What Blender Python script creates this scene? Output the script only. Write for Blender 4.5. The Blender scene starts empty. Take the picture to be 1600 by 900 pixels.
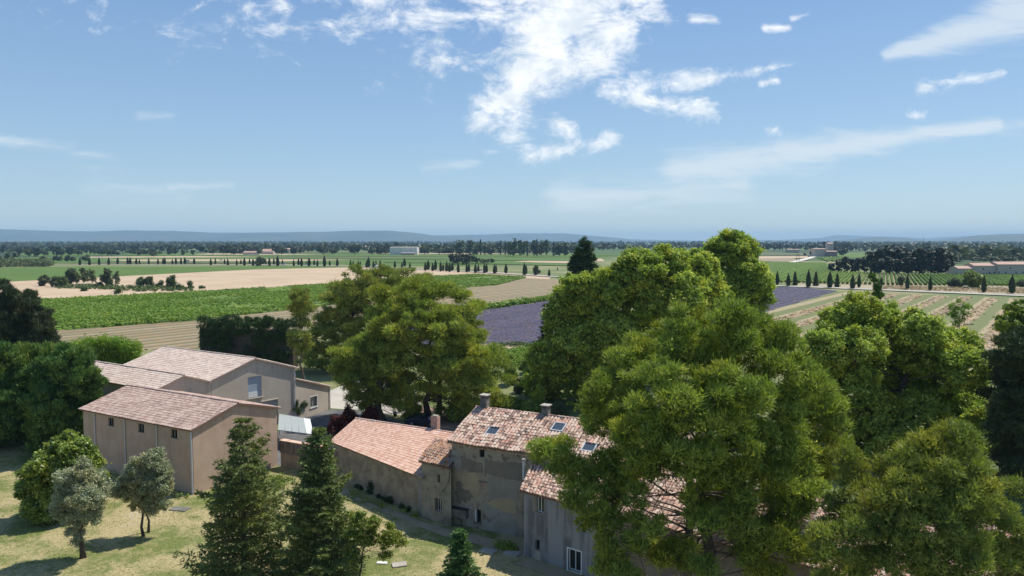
import bpy, math, random
import numpy as np
from mathutils import Vector
R = math.radians
S = bpy.context.scene
COL = S.collection
# ------------------------------------------------------------------ camera, world, sun, exposure
FPX, HZ, H = 1150.0, 376.0, 25.0
PITCH = math.atan((450 - HZ) / FPX)
cd = bpy.data.cameras.new('camera'); cam = bpy.data.objects.new('camera', cd); COL.objects.link(cam)
cd.sensor_width = 36; cd.lens = FPX / 1600 * 36; cd.clip_end = 90000; cd.clip_start = .5
cam.location = (0, 0, H); cam.rotation_euler = (R(90) - PITCH, 0, 0)
S.camera = cam
SUN_AZ = R(55); SUN_EL = R(59.5)          # azimuth from +Y towards +X
sd = Vector((math.sin(SUN_AZ) * math.cos(SUN_EL), math.cos(SUN_AZ) * math.cos(SUN_EL), math.sin(SUN_EL)))
sl = bpy.data.lights.new('sun', 'SUN'); sun = bpy.data.objects.new('sun', sl); COL.objects.link(sun)
sl.energy = 4.4; sl.angle = R(.53); sl.color = (1, .95, .87)
sun.rotation_euler = sd.to_track_quat('Z', 'Y').to_euler()
S.view_settings.view_transform = 'Standard'; S.view_settings.look = 'None'
S.view_settings.exposure = 0.36; S.view_settings.gamma = 1
S.cycles.max_bounces = 6; S.cycles.diffuse_bounces = 3; S.cycles.glossy_bounces = 2
S.cycles.transmission_bounces = 3; S.cycles.transparent_max_bounces = 6; S.cycles.volume_bounces = 0
S.cycles.use_denoising = True; S.cycles.denoiser = 'OPENIMAGEDENOISE'; S.cycles.denoising_input_passes = 'RGB_ALBEDO_NORMAL'
HAZE_D = 7.2e-5

def ray(px, py):
    x = (px - 800) / FPX; z = -(py - 450) / FPX
    c, s = math.cos(PITCH), math.sin(PITCH)
    return np.array([x, c + z * s, -s + z * c])
def G(px, py, z=0.0):
    r = ray(px, py); t = (z - H) / r[2]
    return np.array([r[0] * t, r[1] * t, z])
def D(px, py, d):
    r = ray(px, py); t = d / r[1]
    return np.array([r[0] * t, d, H + r[2] * t])

class NT:
    def __init__(s, tree): s.t = tree; s.n = tree.nodes; s.l = tree.links
    def node(s, typ, **kw):
        n = s.n.new(typ)
        for k, v in kw.items(): setattr(n, k, v)
        return n
    def put(s, sock, v):
        if v is None: return
        if isinstance(v, bpy.types.NodeSocket): s.l.new(v, sock)
        elif isinstance(v, (tuple, list)) and len(v) == 3 and sock.type == 'RGBA': sock.default_value = (*v, 1)
        else: sock.default_value = v
    def math(s, op, a, b=None, c=None, clamp=False):
        n = s.node('ShaderNodeMath', operation=op, use_clamp=clamp)
        s.put(n.inputs[0], a)
        if b is not None: s.put(n.inputs[1], b)
        if c is not None: s.put(n.inputs[2], c)
        return n.outputs[0]
    def mix(s, f, a, b, blend='MIX'):
        n = s.node('ShaderNodeMix', data_type='RGBA', blend_type=blend)
        s.put(n.inputs[0], f); s.put(n.inputs[6], a); s.put(n.inputs[7], b)
        return n.outputs[2]
    def noise(s, vec, scale, detail=4, rough=.55, dist=0, out=0):
        n = s.node('ShaderNodeTexNoise'); s.put(n.inputs['Vector'], vec)
        n.inputs['Scale'].default_value = scale; n.inputs['Detail'].default_value = detail
        n.inputs['Roughness'].default_value = rough; n.inputs['Distortion'].default_value = dist
        return n.outputs[out]
    def mapping(s, vec, scale=(1, 1, 1), rot=(0, 0, 0), loc=(0, 0, 0)):
        n = s.node('ShaderNodeMapping'); s.put(n.inputs[0], vec)
        n.inputs['Scale'].default_value = scale; n.inputs['Rotation'].default_value = rot; n.inputs['Location'].default_value = loc
        return n.outputs[0]
    def smooth(s, v, a, b, c=0., d=1.):
        n = s.node('ShaderNodeMapRange', interpolation_type='SMOOTHSTEP'); s.put(n.inputs[0], v)
        for i, q in enumerate((a, b, c, d)): n.inputs[i + 1].default_value = q
        return n.outputs[0]

W = bpy.data.worlds.new('World'); S.world = W; W.use_nodes = True
def make_world():
    t = NT(W.node_tree); t.n.clear()
    out = t.node('ShaderNodeOutputWorld'); bg = t.node('ShaderNodeBackground')
    sky = t.node('ShaderNodeTexSky', sky_type='NISHITA', sun_disc=False)
    sky.sun_elevation = SUN_EL; sky.sun_rotation = SUN_AZ
    sky.altitude = 60; sky.air_density = 1.0; sky.dust_density = .35; sky.ozone_density = 2.2
    geo = t.node('ShaderNodeTexCoord'); sep = t.node('ShaderNodeSeparateXYZ'); t.put(sep.inputs[0], geo.outputs['Generated'])
    yy = t.math('MAXIMUM', sep.outputs[1], .05)
    U = t.math('DIVIDE', sep.outputs[0], yy); V = t.math('DIVIDE', sep.outputs[2], yy)
    cb = t.node('ShaderNodeCombineXYZ'); t.put(cb.inputs[0], U); t.put(cb.inputs[1], V)
    uv = cb.outputs[0]
    def uvp(px, py):
        r = ray(px, py); return r[0] / r[1], r[2] / r[1]
    def capsule(x0, y0, x1, y1, r0, r1, amp):
        (ax, ay), (bx, by) = uvp(x0, y0), uvp(x1, y1)
        dx, dy = bx - ax, by - ay; L2 = dx * dx + dy * dy
        h = t.math('MULTIPLY_ADD', U, dx / L2, t.math('MULTIPLY_ADD', V, dy / L2, -(ax * dx + ay * dy) / L2), clamp=True)
        ex = t.math('SUBTRACT', U, t.math('MULTIPLY_ADD', h, dx, ax)); ey = t.math('SUBTRACT', V, t.math('MULTIPLY_ADD', h, dy, ay))
        d = t.math('SQRT', t.math('MULTIPLY_ADD', ex, ex, t.math('MULTIPLY', ey, ey)))
        rr = t.math('MULTIPLY_ADD', h, (r1 - r0) / FPX, r0 / FPX)
        q = t.math('DIVIDE', d, rr)
        return t.math('MULTIPLY', t.math('SUBTRACT', 1., q), amp)
    def union(caps):
        v = capsule(*caps[0])
        for c in caps[1:]: v = t.math('MAXIMUM', v, capsule(*c))
        return t.math('MAXIMUM', v, -1.5)
    puffy = union([(500, -20, 1000, -5, 40, 50, 1.), (620, 20, 800, 30, 26, 50, .8), (880, 20, 860, 60, 122, 104, 1.4), (870, 70, 750, 190, 100, 34, 1.25), (960, 40, 900, 90, 60, 60, 1.0),
                   (430, -10, 450, 15, 22, 14, .8), (430, 50, 620, 30, 26, 18, .45), (265, 55, 385, 15, 18, 16, .2),
                   (945, 140, 1100, 178, 22, 24, .95), (1000, 140, 1240, 100, 26, 10, .8), (1195, 43, 1232, 43, 8, 8, 1.), (1238, 30, 1262, 22, 6, 6, .9),
                   (785, 215, 830, 245, 26, 18, .6), (850, 240, 955, 218, 16, 14, .8), (870, 180, 890, 205, 22, 16, .7), (1190, 130, 1212, 126, 8, 8, .7), (1198, 202, 1212, 202, 9, 9, .6),
                   (1440, 136, 1565, 112, 11, 8, .6), (1085, 30, 1115, 32, 9, 7, .7), (620, 110, 790, 92, 26, 22, .35), (660, 62, 700, 66, 16, 10, .4),
                   (1420, 182, 1440, 182, 9, 9, .5), (60, -5, 200, 12, 16, 12, .2)])
    wisp = union([(1385, 88, 1640, 8, 12, 60, 2.0), (1060, 268, 1290, 236, 36, 32, 1.7), (1220, 240, 1560, 195, 28, 14, 1.8), (880, 312, 1160, 290, 32, 28, 1.2),
                  (0, 218, 115, 232, 9, 9, .8), (110, 236, 180, 248, 7, 6, .6), (265, 293, 362, 289, 7, 7, .85), (150, 282, 290, 312, 20, 12, .5), (660, 262, 745, 257, 9, 7, .8), (220, 180, 268, 181, 9, 8, .6),
                  (1560, 200, 1640, 192, 12, 12, .5)])
    n1 = t.noise(t.mapping(uv, (1, 1.8, 1), (0, 0, R(-20))), 13, 14, .70, .6)
    n2 = t.noise(t.mapping(uv, (1, 1.5, 1), (0, 0, R(15))), 3.4, 6, .55, .3)
    n3 = t.noise(t.mapping(uv, (1, 6, 1), (0, 0, R(-13))), 9, 12, .68, .6)
    nn = t.math('ADD', t.math('MULTIPLY_ADD', n1, 4.6, -2.3), t.math('MULTIPLY_ADD', n2, 1.2, -.6))
    n4 = t.noise(t.mapping(uv, (1, 1.5, 1), (0, 0, R(-15))), 46, 8, .65, .3); nn = t.math('ADD', nn, t.math('MULTIPLY_ADD', n4, 1.5, -.75))
    dens = t.smooth(t.math('ADD', t.math('MULTIPLY', puffy, 1.1), nn), -.1, 1.45)
    densw = t.math('MULTIPLY', t.smooth(t.math('ADD', wisp, t.math('MULTIPLY_ADD', n3, 4.0, -2.0)), -.4, 1.9), .7)
    body = t.noise(t.mapping(uv, (1, 1.4, 1)), 16, 8, .6, .2)
    cc = t.mix(t.smooth(body, .3, .65), (5.6, 6.2, 6.7), (7.9, 8.0, 8.1))
    hs = t.node('ShaderNodeHueSaturation'); t.put(hs.inputs['Color'], sky.outputs[0]); hs.inputs['Saturation'].default_value = 1.06
    # thin high veil: the pale milky look of a summer sky
    cr = t.node('ShaderNodeValToRGB'); t.put(cr.inputs[0], sep.outputs[2]); e = cr.color_ramp.elements
    e[0].position = 0; e[0].color = (3.2, 4.3, 5.25, 1); e[1].position = 1; e[1].color = (1.0, 1.9, 3.8, 1)
    for p_, c_ in ((.09, (2.4, 3.7, 5.05)), (.32, (1.4, 2.5, 4.55))): q = e.new(p_); q.color = (*c_, 1)
    base = t.mix(.68, hs.outputs[0], cr.outputs[0])
    c1 = t.mix(densw, base, (5.6, 6.2, 6.6))
    c2 = t.mix(t.math('MULTIPLY', dens, .95), c1, cc)
    t.put(bg.inputs[0], c2); bg.inputs[1].default_value = .112
    t.l.new(bg.outputs[0], out.inputs[0])
make_world()

# ------------------------------------------------------------------ helpers
def link(o, parent=None):
    COL.objects.link(o)
    if parent is not None: o.parent = parent
    return o
def tag(o, label=None, cat=None, group=None, kind=None):
    if label: o['label'] = label
    if cat: o['category'] = cat
    if group: o['group'] = group
    if kind: o['kind'] = kind
    return o
def thing(name, loc, label, cat, group=None, rz=0):
    o = bpy.data.objects.new(name, None); o.location = tuple(float(v) for v in loc); o.rotation_euler = (0, 0, rz)
    o.empty_display_size = .2
    return tag(link(o), label, cat, group)
def off(parent): return np.array(parent.location) if parent is not None else np.zeros(3)
class MB:
    def __init__(s): s.v = []; s.f = []; s.r = []
    def add(s, vs, fs, r=None):
        b = len(s.v); s.v.extend([tuple(map(float, q)) for q in vs])
        for f in fs: s.f.append([b + i for i in f]); s.r.append(random.random() if r is None else r)
    def box(s, o, a, b, c, r=None):          # corner + three edge vectors
        o, a, b, c = map(np.asarray, (o, a, b, c))
        p = [o, o + a, o + a + b, o + b, o + c, o + a + c, o + a + b + c, o + b + c]
        s.add(p, [(0, 3, 2, 1), (4, 5, 6, 7), (0, 1, 5, 4), (1, 2, 6, 5), (2, 3, 7, 6), (3, 0, 4, 7)], r)
    def cbox(s, c, dx, dy, dz, rz=0, r=None):
        ca, sa = math.cos(rz), math.sin(rz); a = np.array([ca, sa, 0]) * dx; b = np.array([-sa, ca, 0]) * dy; z = np.array([0, 0, dz])
        s.box(np.array(c, float) - a / 2 - b / 2, a, b, z, r)
    def tube(s, pts, rad, n=6, r=None, cap=True):
        pts = [np.array(p, float) for p in pts]; rings = []
        for i, p in enumerate(pts):
            d = pts[min(i + 1, len(pts) - 1)] - pts[max(i - 1, 0)]; d /= np.linalg.norm(d) + 1e-9
            a = np.cross(d, [0.1, .2, 1.] if abs(d[2]) < .9 else [1., .1, 0]); a /= np.linalg.norm(a); b = np.cross(d, a)
            rr = rad[i] if hasattr(rad, '__len__') else rad
            rings.append([p + (a * math.cos(2 * math.pi * k / n) + b * math.sin(2 * math.pi * k / n)) * rr for k in range(n)])
        vs = [q for ring in rings for q in ring]; fs = []
        for i in range(len(pts) - 1):
            for k in range(n): fs.append((i * n + k, i * n + (k + 1) % n, (i + 1) * n + (k + 1) % n, (i + 1) * n + k))
        if cap: fs.append(tuple(range(n))[::-1]); fs.append(tuple((len(pts) - 1) * n + k for k in range(n)))
        s.add(vs, fs, r)
    def build(s, name, m, parent=None, smooth=False, kind=None, rnd=False):
        me = bpy.data.meshes.new(name); o0 = off(parent)
        me.from_pydata([(x - o0[0], y - o0[1], z - o0[2]) for x, y, z in s.v], [], s.f)
        if rnd:
            at = me.attributes.new('rnd', 'FLOAT', 'FACE'); at.data.foreach_set('value', s.r)
        me.materials.append(m)
        if smooth: me.polygons.foreach_set('use_smooth', [True] * len(me.polygons))
        me.update()
        o = link(bpy.data.objects.new(name, me), parent)
        if kind: o['kind'] = kind
        return o
def arrays_mesh(name, V, k, m, rnd):
    """V (n*k,3): faces of k verts each."""
    n = len(V) // k; me = bpy.data.meshes.new(name)
    me.vertices.add(n * k); me.vertices.foreach_set('co', V.astype(np.float32).ravel())
    me.loops.add(n * k); me.loops.foreach_set('vertex_index', np.arange(n * k, dtype=np.int32))
    me.polygons.add(n); me.polygons.foreach_set('loop_start', np.arange(0, n * k, k, dtype=np.int32))
    me.update(calc_edges=True)
    at = me.attributes.new('rnd', 'FLOAT', 'FACE'); at.data.foreach_set('value', rnd.astype(np.float32))
    me.materials.append(m)
    return me

# ------------------------------------------------------------------ materials
def material(name, fn, rough=.85, spec=.3):
    m = bpy.data.materials.new(name); m.use_nodes = True; t = NT(m.node_tree)
    b = t.n['Principled BSDF']; b.inputs['Roughness'].default_value = rough; b.inputs['Specular IOR Level'].default_value = spec
    tc = t.node('ShaderNodeTexCoord'); fn(t, b, tc.outputs['Object'])
    return m
def bump(t, b, h, strength=.4, dist=.05):
    n = t.node('ShaderNodeBump'); n.inputs['Strength'].default_value = strength; n.inputs['Distance'].default_value = dist
    t.put(n.inputs['Height'], h); t.l.new(n.outputs[0], b.inputs['Normal'])
def two(name, c1, c2, scale=1., detail=5, rough=.85, lo=.35, hi=.65, bs=0, bd=.03, spec=.25, fine=0, c3=None, s3=4):
    def fn(t, b, co):
        c = t.mix(t.smooth(t.noise(co, scale, detail, .6), lo, hi), c1, c2)
        if c3: c = t.mix(t.smooth(t.noise(co, s3, 5, .65), .52, .66), c, c3)
        if fine: c = t.mix(t.math('MULTIPLY', t.noise(co, fine, 3, .7), .5), c, t.mix(1., c, (.35, .33, .3), 'MULTIPLY'))
        t.put(b.inputs['Base Color'], c)
        if bs: bump(t, b, t.noise(co, fine or scale * 6, 6, .65), bs, bd)
    return material(name, fn, rough, spec)
def plain(name, c, rough=.6, spec=.4, metal=0):
    def fn(t, b, co):
        t.put(b.inputs['Base Color'], t.mix(t.noise(co, 3, 4), tuple(x * .85 for x in c), tuple(min(1, x * 1.1) for x in c))); b.inputs['Metallic'].default_value = metal
    return material(name, fn, rough, spec)
def foliage(name, dark, light, tip=None, trans=.3, rough=.6, spec=.25):
    m = bpy.data.materials.new(name); m.use_nodes = True; t = NT(m.node_tree); b = t.n['Principled BSDF']; out = t.n['Material Output']
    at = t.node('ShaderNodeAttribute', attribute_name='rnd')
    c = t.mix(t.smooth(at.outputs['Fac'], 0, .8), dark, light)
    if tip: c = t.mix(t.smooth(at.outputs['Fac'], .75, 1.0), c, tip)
    tc = t.node('ShaderNodeTexCoord'); g_ = t.node('ShaderNodeNewGeometry')
    c = t.mix(t.smooth(t.noise(g_.outputs['Position'], .3, 4, .6), .45, .68), c, t.mix(1., c, (1.28, 1.04, .75), 'MULTIPLY'))
    c = t.mix(t.smooth(t.noise(g_.outputs['Position'], 1.1, 3, .6), .52, .7), c, t.mix(1., c, (.8, .86, .95), 'MULTIPLY'))
    t.put(b.inputs['Base Color'], c); b.inputs['Roughness'].default_value = rough; b.inputs['Specular IOR Level'].default_value = spec
    tr = t.node('ShaderNodeBsdfTranslucent'); t.put(tr.inputs[0], t.mix(1., c, (1.0, 1.15, .5), 'MULTIPLY'))
    ms = t.node('ShaderNodeMixShader'); ms.inputs[0].default_value = trans
    t.l.new(b.outputs[0], ms.inputs[1]); t.l.new(tr.outputs[0], ms.inputs[2]); t.l.new(ms.outputs[0], out.inputs[0])
    return m
def tiles_mat(name, cols, dirt=.5, dirtc=(.12, .09, .075), lichen=None):
    def fn(t, b, co):
        at = t.node('ShaderNodeAttribute', attribute_name='rnd')
        cr = t.node('ShaderNodeValToRGB'); t.put(cr.inputs[0], at.outputs['Fac']); e = cr.color_ramp.elements
        cr.color_ramp.interpolation = 'LINEAR'
        while len(e) > 1: e.remove(e[-1])
        e[0].position = 0; e[0].color = (*cols[0], 1)
        for i, c in enumerate(cols[1:]): q = e.new((i + 1) / (len(cols) - 1)); q.color = (*c, 1)
        c = cr.outputs[0]
        c = t.mix(t.math('MULTIPLY', t.smooth(t.noise(co, .55, 7, .65), .45, .75), dirt), c, dirtc)
        if lichen: c = t.mix(t.smooth(t.noise(co, 2.6, 4, .6), .56, .62), c, lichen)
        t.put(b.inputs['Base Color'], c); bump(t, b, t.noise(co, 30, 3), .25, .01)
    return material(name, fn, .85, .2)
M = {}
M['bark'] = two('pine_bark', (.10, .075, .058), (.21, .17, .14), 3, bs=.6, fine=12)
M['bark_pale'] = two('plane_bark', (.30, .27, .2), (.16, .14, .11), 2.5, bs=.3)
M['bark_dark'] = two('dark_bark', (.06, .048, .038), (.11, .09, .07), 4, bs=.5, fine=14)
M['pine'] = foliage('pine_needles', (0.106, 0.157, 0.035), (0.286, 0.353, 0.060), (0.498, 0.541, 0.104), .28)
M['pine_dull'] = foliage('dull_pine_needles', (0.112, 0.152, 0.040), (0.260, 0.304, 0.064), (0.420, 0.435, 0.099), .28)
M['plane'] = foliage('plane_leaves', (0.156, 0.231, 0.040), (0.394, 0.481, 0.083), (0.760, 0.756, 0.197), .36, .6, .2)
M['cypress'] = foliage('cypress_foliage', (0.025, 0.047, 0.019), (0.055, 0.085, 0.034), (0.083, 0.110, 0.046), .12)
M['cypress_grey'] = foliage('grey_cypress_foliage', (0.035, 0.055, 0.028), (0.073, 0.102, 0.049), (0.112, 0.137, 0.071), .12)
M['leyland'] = foliage('leyland_foliage', (0.050, 0.108, 0.035), (0.112, 0.207, 0.051), (0.228, 0.306, 0.059), .18)
M['hedge'] = foliage('hedge_foliage', (0.022, 0.048, 0.017), (0.046, 0.090, 0.026), (0.072, 0.120, 0.036), .15)
M['laurel'] = foliage('laurel_leaves', (0.096, 0.163, 0.025), (0.231, 0.307, 0.041), (0.363, 0.399, 0.062), .25, .4, .4)
M['olive'] = foliage('olive_leaves', (0.207, 0.233, 0.127), (0.382, 0.406, 0.242), (0.574, 0.584, 0.396), .15, .5)
M['spruce'] = foliage('spruce_needles', (0.080, 0.121, 0.045), (0.174, 0.221, 0.063), (0.289, 0.333, 0.070), .2)
M['bamboo'] = foliage('bamboo_leaves', (0.110, 0.198, 0.022), (0.209, 0.330, 0.044), (0.308, 0.396, 0.077), .4)
M['redleaf'] = foliage('photinia_leaves', (0.058, 0.024, 0.018), (0.132, 0.028, 0.024), (0.083, 0.072, 0.024), .25)
M['shrub'] = foliage('shrub_leaves', (0.085, 0.132, 0.022), (0.182, 0.253, 0.039), (0.303, 0.341, 0.066), .35)
M['vine'] = foliage('vine_leaves', (0.091, 0.164, 0.017), (0.168, 0.278, 0.032), (0.260, 0.355, 0.050), .3)
M['fartree'] = foliage('far_tree_foliage', (0.035, 0.057, 0.021), (0.076, 0.098, 0.032), (0.113, 0.138, 0.046), .15)
M['fardark'] = foliage('far_pine_foliage', (0.013, 0.026, 0.012), (0.028, 0.045, 0.018), (0.040, 0.060, 0.025), .1)
M['riparian'] = foliage('willow_foliage', (0.060, 0.085, 0.040), (0.110, 0.140, 0.060), (0.150, 0.180, 0.080), .25)
M['lav'] = foliage('lavender', (0.068, 0.060, 0.098), (0.088, 0.078, 0.128), (0.150, 0.150, 0.125), .15)
M['hay'] = foliage('cut_straw', (0.260, 0.185, 0.100), (0.400, 0.310, 0.180), (0.480, 0.390, 0.250), .1)
M['grassb'] = foliage('grass_blades', (0.194, 0.259, 0.049), (0.421, 0.389, 0.145), (0.713, 0.599, 0.324), .3)
def runs(c1, c2, c3, seed=0.):
    def fn(t, b, co):
        c = t.mix(t.smooth(t.noise(co, .45, 6, .6), .35, .65), c1, c2)
        st = t.noise(t.mapping(co, (1.9, 1.9, .16), loc=(seed, 0, 0)), 1.1, 6, .65)
        c = t.mix(t.math('MULTIPLY', t.smooth(st, .52, .72), .55), c, c3)
        c = t.mix(t.math('MULTIPLY', t.smooth(t.noise(co, 1.3, 7, .7), .56, .66), .35), c, t.mix(1., c, (.75, .73, .7), 'MULTIPLY'))
        c = t.mix(t.math('MULTIPLY', t.noise(co, 9, 3, .7), .25), c, t.mix(1., c, (.6, .6, .6), 'MULTIPLY'))
        t.put(b.inputs['Base Color'], c); bump(t, b, t.noise(co, 14, 5), .15, .02)
    return fn
M['barn_wall'] = material('barn_render', runs((.48, .335, .24), (.55, .40, .295), (.37, .255, .18)))
M['hangar_wall'] = material('hangar_render', runs((.50, .425, .35), (.56, .48, .40), (.40, .34, .28), 3.))
M['old_wall'] = two('old_rubble_wall', (.46, .37, .26), (.27, .215, .155), .9, 8, bs=.8, bd=.06, fine=5.5, c3=(.36, .31, .23), s3=1.6)
M['tower_wall'] = two('tower_render', (.43, .375, .28), (.31, .265, .2), .8, 7, bs=.5, fine=8, c3=(.19, .16, .12), s3=1.1)
M['tall_wall'] = two('patched_render', (.45, .37, .28), (.35, .29, .22), .6, 7, bs=.4, fine=7, c3=(.18, .155, .125), s3=1.4)
M['ochre'] = two('ochre_render', (.50, .39, .25), (.42, .33, .22), 1, bs=.2, fine=9)
M['dark_render'] = two('dark_render', (.21, .175, .14), (.27, .23, .185), 1.0, bs=.3, fine=9)
M['pale_render'] = two('pale_render', (.40, .37, .32), (.33, .305, .26), .8, bs=.3, fine=9, c3=(.2, .18, .15), s3=1.2)
M['cement'] = two('cement_render', (.36, .32, .27), (.30, .265, .225), .5, bs=.2, fine=9)
M['wing_tan'] = two('tan_render', (.36, .29, .22), (.26, .2, .16), .7, bs=.3, fine=7)
def grey_fn(t, b, co):
    st = t.noise(t.mapping(co, (1.6, 1.6, .12)), 1.0, 5, .6)
    c = t.mix(t.smooth(st, .42, .62), (.30, .295, .305), (.15, .145, .15))
    c = t.mix(t.smooth(t.noise(co, .5, 5), .5, .7), c, (.30, .295, .3))
    t.put(b.inputs['Base Color'], c); bump(t, b, t.noise(co, 9, 5), .2, .02)
M['grey_wall'] = material('grey_cement_wall', grey_fn)
def parapet_fn(t, b, co):
    st = t.noise(t.mapping(co, (2.4, 2.4, .25)), 1.4, 5, .6)
    t.put(b.inputs['Base Color'], t.mix(t.smooth(st, .35, .6), (.10, .075, .06), (.23, .175, .14)))
M['parapet_top'] = material('stained_parapet', parapet_fn)
M['parapet_low'] = two('tan_parapet', (.45, .33, .22), (.33, .24, .17), .7, bs=.2, fine=8)
M['tile_barn'] = tiles_mat('barn_tiles', [(.32, .215, .17), (.40, .285, .23), (.46, .34, .28), (.55, .43, .36)], .45, (.22, .165, .14))
M['tile_hangar'] = tiles_mat('hangar_tiles', [(.48, .37, .30), (.56, .45, .37), (.60, .49, .41), (.66, .55, .47)], .2, (.40, .28, .23))
M['tile_low'] = tiles_mat('clay_tiles', [(.52, .30, .21), (.60, .38, .28), (.64, .43, .33), (.70, .51, .41)], .12, (.38, .24, .19))
M['tile_old'] = tiles_mat('old_canal_tiles', [(.16, .11, .09), (.40, .26, .20), (.56, .40, .31), (.62, .50, .40), (.50, .27, .19), (.72, .62, .52)], .3, (.18, .135, .11))
M['tile_tower'] = tiles_mat('lichen_tiles', [(.16, .10, .07), (.30, .20, .15), (.46, .33, .25), (.36, .2, .13), (.55, .45, .36)], .5, (.13, .10, .08), (.50, .19, .045))
M['deck'] = plain('tile_underside', (.2, .12, .09), .9)
M['pan_hangar'] = plain('tile_channel_pale', (.40, .29, .235), .9)
M['white'] = plain('white_paint', (.74, .74, .72), .5)
M['pipe'] = plain('zinc_pipe', (.62, .62, .62), .5, .4)
M['glass'] = material('window_glass', lambda t, b, co: t.put(b.inputs['Base Color'], (.02, .023, .026)), .08, .6)
M['skyglass'] = material('skylight_glass', lambda t, b, co: t.put(b.inputs['Base Color'], (.05, .065, .075)), .12, .9)
M['dark'] = plain('dark_opening', (.015, .013, .012), .9)
M['shutter_blue'] = plain('pale_blue_shutter', (.36, .42, .5), .6)
M['roller'] = plain('grey_roller_door', (.36, .37, .39), .6)
M['stone'] = two('pale_stone', (.42, .38, .32), (.33, .3, .26), 3, bs=.3)
M['darkstone'] = two('weathered_stone', (.2, .19, .165), (.13, .125, .11), 2.5, bs=.3)
M['brick'] = two('brick_chimney', (.36, .21, .16), (.42, .3, .24), 4, bs=.3)
M['steel'] = plain('grey_steel', (.3, .31, .32), .4, .5, .6)
M['cable'] = plain('black_cable', (.03, .03, .03), .6)
M['asphalt'] = two('asphalt', (.13, .13, .135), (.17, .168, .168), .35, bs=.2, fine=12, c3=(.10, .10, .105), s3=.5)
M['concrete'] = two('concrete_yard', (.55, .51, .44), (.47, .43, .37), .3, bs=.1, fine=6)
M['earth'] = two('brown_earth', (.31, .21, .155), (.24, .165, .12), .4, bs=.4, fine=6, c3=(.36, .27, .2), s3=.8)
M['pathdirt'] = two('pale_dirt', (.46, .36, .24), (.36, .29, .18), .5, bs=.4, fine=6)
M['sand'] = two('harvested_field', (.50, .37, .24), (.57, .435, .29), .03, 5, fine=.6)
M['drystrip'] = two('dry_verge', (.44, .36, .24), (.34, .3, .19), .25, 5, fine=1.5)
M['road'] = two('pale_road', (.42, .40, .37), (.36, .345, .32), .2)
M['whiteroad'] = two('limestone_track', (.62, .56, .48), (.55, .5, .43), .2)
M['rock'] = two('hill_forest', (.045, .062, .045), (.075, .085, .06), .0012, 8, lo=.4, hi=.6)
M['soil'] = two('vine_soil', (.34, .28, .175), (.27, .225, .14), .2, 5, fine=1)
M['farroof'] = plain('far_clay_roof', (.47, .31, .24), .9)
M['farwall'] = plain('far_pale_wall', (.50, .44, .36), .9)
M['farwhite'] = plain('far_white_wall', (.72, .66, .62), .9)
def stripes_fn(base1, base2, width, scale, lo=.5):
    def fn(t, b, co):
        v = t.mapping(co, rot=(0, 0, math.atan2(.6, .8)))
        sp = t.node('ShaderNodeSeparateXYZ'); t.put(sp.inputs[0], v)
        x = t.math('ADD', sp.outputs[0], t.math('MULTIPLY', t.noise(co, .03, 2), width * .3))
        f = t.math('FRACT', t.math('DIVIDE', x, width))
        tri = t.math('ABSOLUTE', t.math('SUBTRACT', f, .5))
        k = t.smooth(t.math('ADD', tri, t.math('MULTIPLY_ADD', t.noise(v, .5, 4, .6), .2, -.1)), .17, .27)
        c = t.mix(k, base1, base2)
        c = t.mix(t.math('MULTIPLY', t.noise(co, .9, 6, .7), .3), c, t.mix(1., c, (.45, .45, .4), 'MULTIPLY'))
        t.put(b.inputs['Base Color'], c)
    return fn
def lawn_fn(t, b, co):
    n1 = t.noise(co, .13, 6, .62, .4); n2 = t.noise(co, .9, 6, .7); n3 = t.noise(co, 5, 4, .75)
    f = t.smooth(t.math('ADD', n1, t.math('MULTIPLY_ADD', n2, .5, -.25)), .37, .57)
    c = t.mix(f, (.155, .185, .048), (.42, .345, .18))
    c = t.mix(t.smooth(n2, .55, .7), c, (.23, .24, .075))
    c = t.mix(t.smooth(t.math('ADD', n1, t.math('MULTIPLY_ADD', n3, .35, -.17)), .62, .7), c, (.50, .41, .27))
    c = t.mix(t.smooth(n3, .4, .75), c, t.mix(1., c, (.55, .56, .48), 'MULTIPLY'))
    c = t.mix(t.smooth(t.noise(co, 2.2, 5, .7), .56, .68), c, (.2, .21, .07))
    t.put(b.inputs['Base Color'], c); bump(t, b, n3, .8, .12)
M['lawn'] = material('dry_lawn', lawn_fn)
def meadow_fn(t, b, co):
    n1 = t.noise(co, .02, 6, .6); n3 = t.noise(co, .6, 5, .7)
    c = t.mix(t.smooth(n1, .4, .6), (.13, .17, .05), (.26, .25, .11))
    c = t.mix(t.math('MULTIPLY', n3, .6), c, t.mix(1., c, (.4, .42, .35), 'MULTIPLY')); t.put(b.inputs['Base Color'], c)
M['meadow'] = material('rough_meadow', meadow_fn)
def plain_fn(t, b, co):
    v = t.mapping(co, (1, .5, 1), (0, 0, .6))
    vo = t.node('ShaderNodeTexVoronoi'); t.put(vo.inputs['Vector'], v); vo.inputs['Scale'].default_value = .004
    sp = t.node('ShaderNodeSeparateColor'); t.put(sp.inputs[0], vo.outputs['Color'])
    c = t.mix(t.smooth(sp.outputs[0], .55, .6), (.06, .11, .025), (.13, .17, .05))
    c = t.mix(t.smooth(sp.outputs[1], .86, .88), c, (.38, .31, .2))
    c = t.mix(t.smooth(sp.outputs[2], .5, .52), c, (.04, .065, .022))
    c = t.mix(t.math('MULTIPLY', t.noise(co, .05, 6, .7), .4), c, t.mix(1., c, (.4, .45, .35), 'MULTIPLY'))
    t.put(b.inputs['Base Color'], c)
M['plain'] = material('patchwork_farmland', plain_fn)
M['vinegreen'] = two('vineyard_green', (.07, .135, .018), (.10, .18, .026), .12, 6, fine=.5)
M['vinedark'] = two('vineyard_floor', (.085, .12, .03), (.16, .15, .07), .15, 6, fine=.7)
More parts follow.
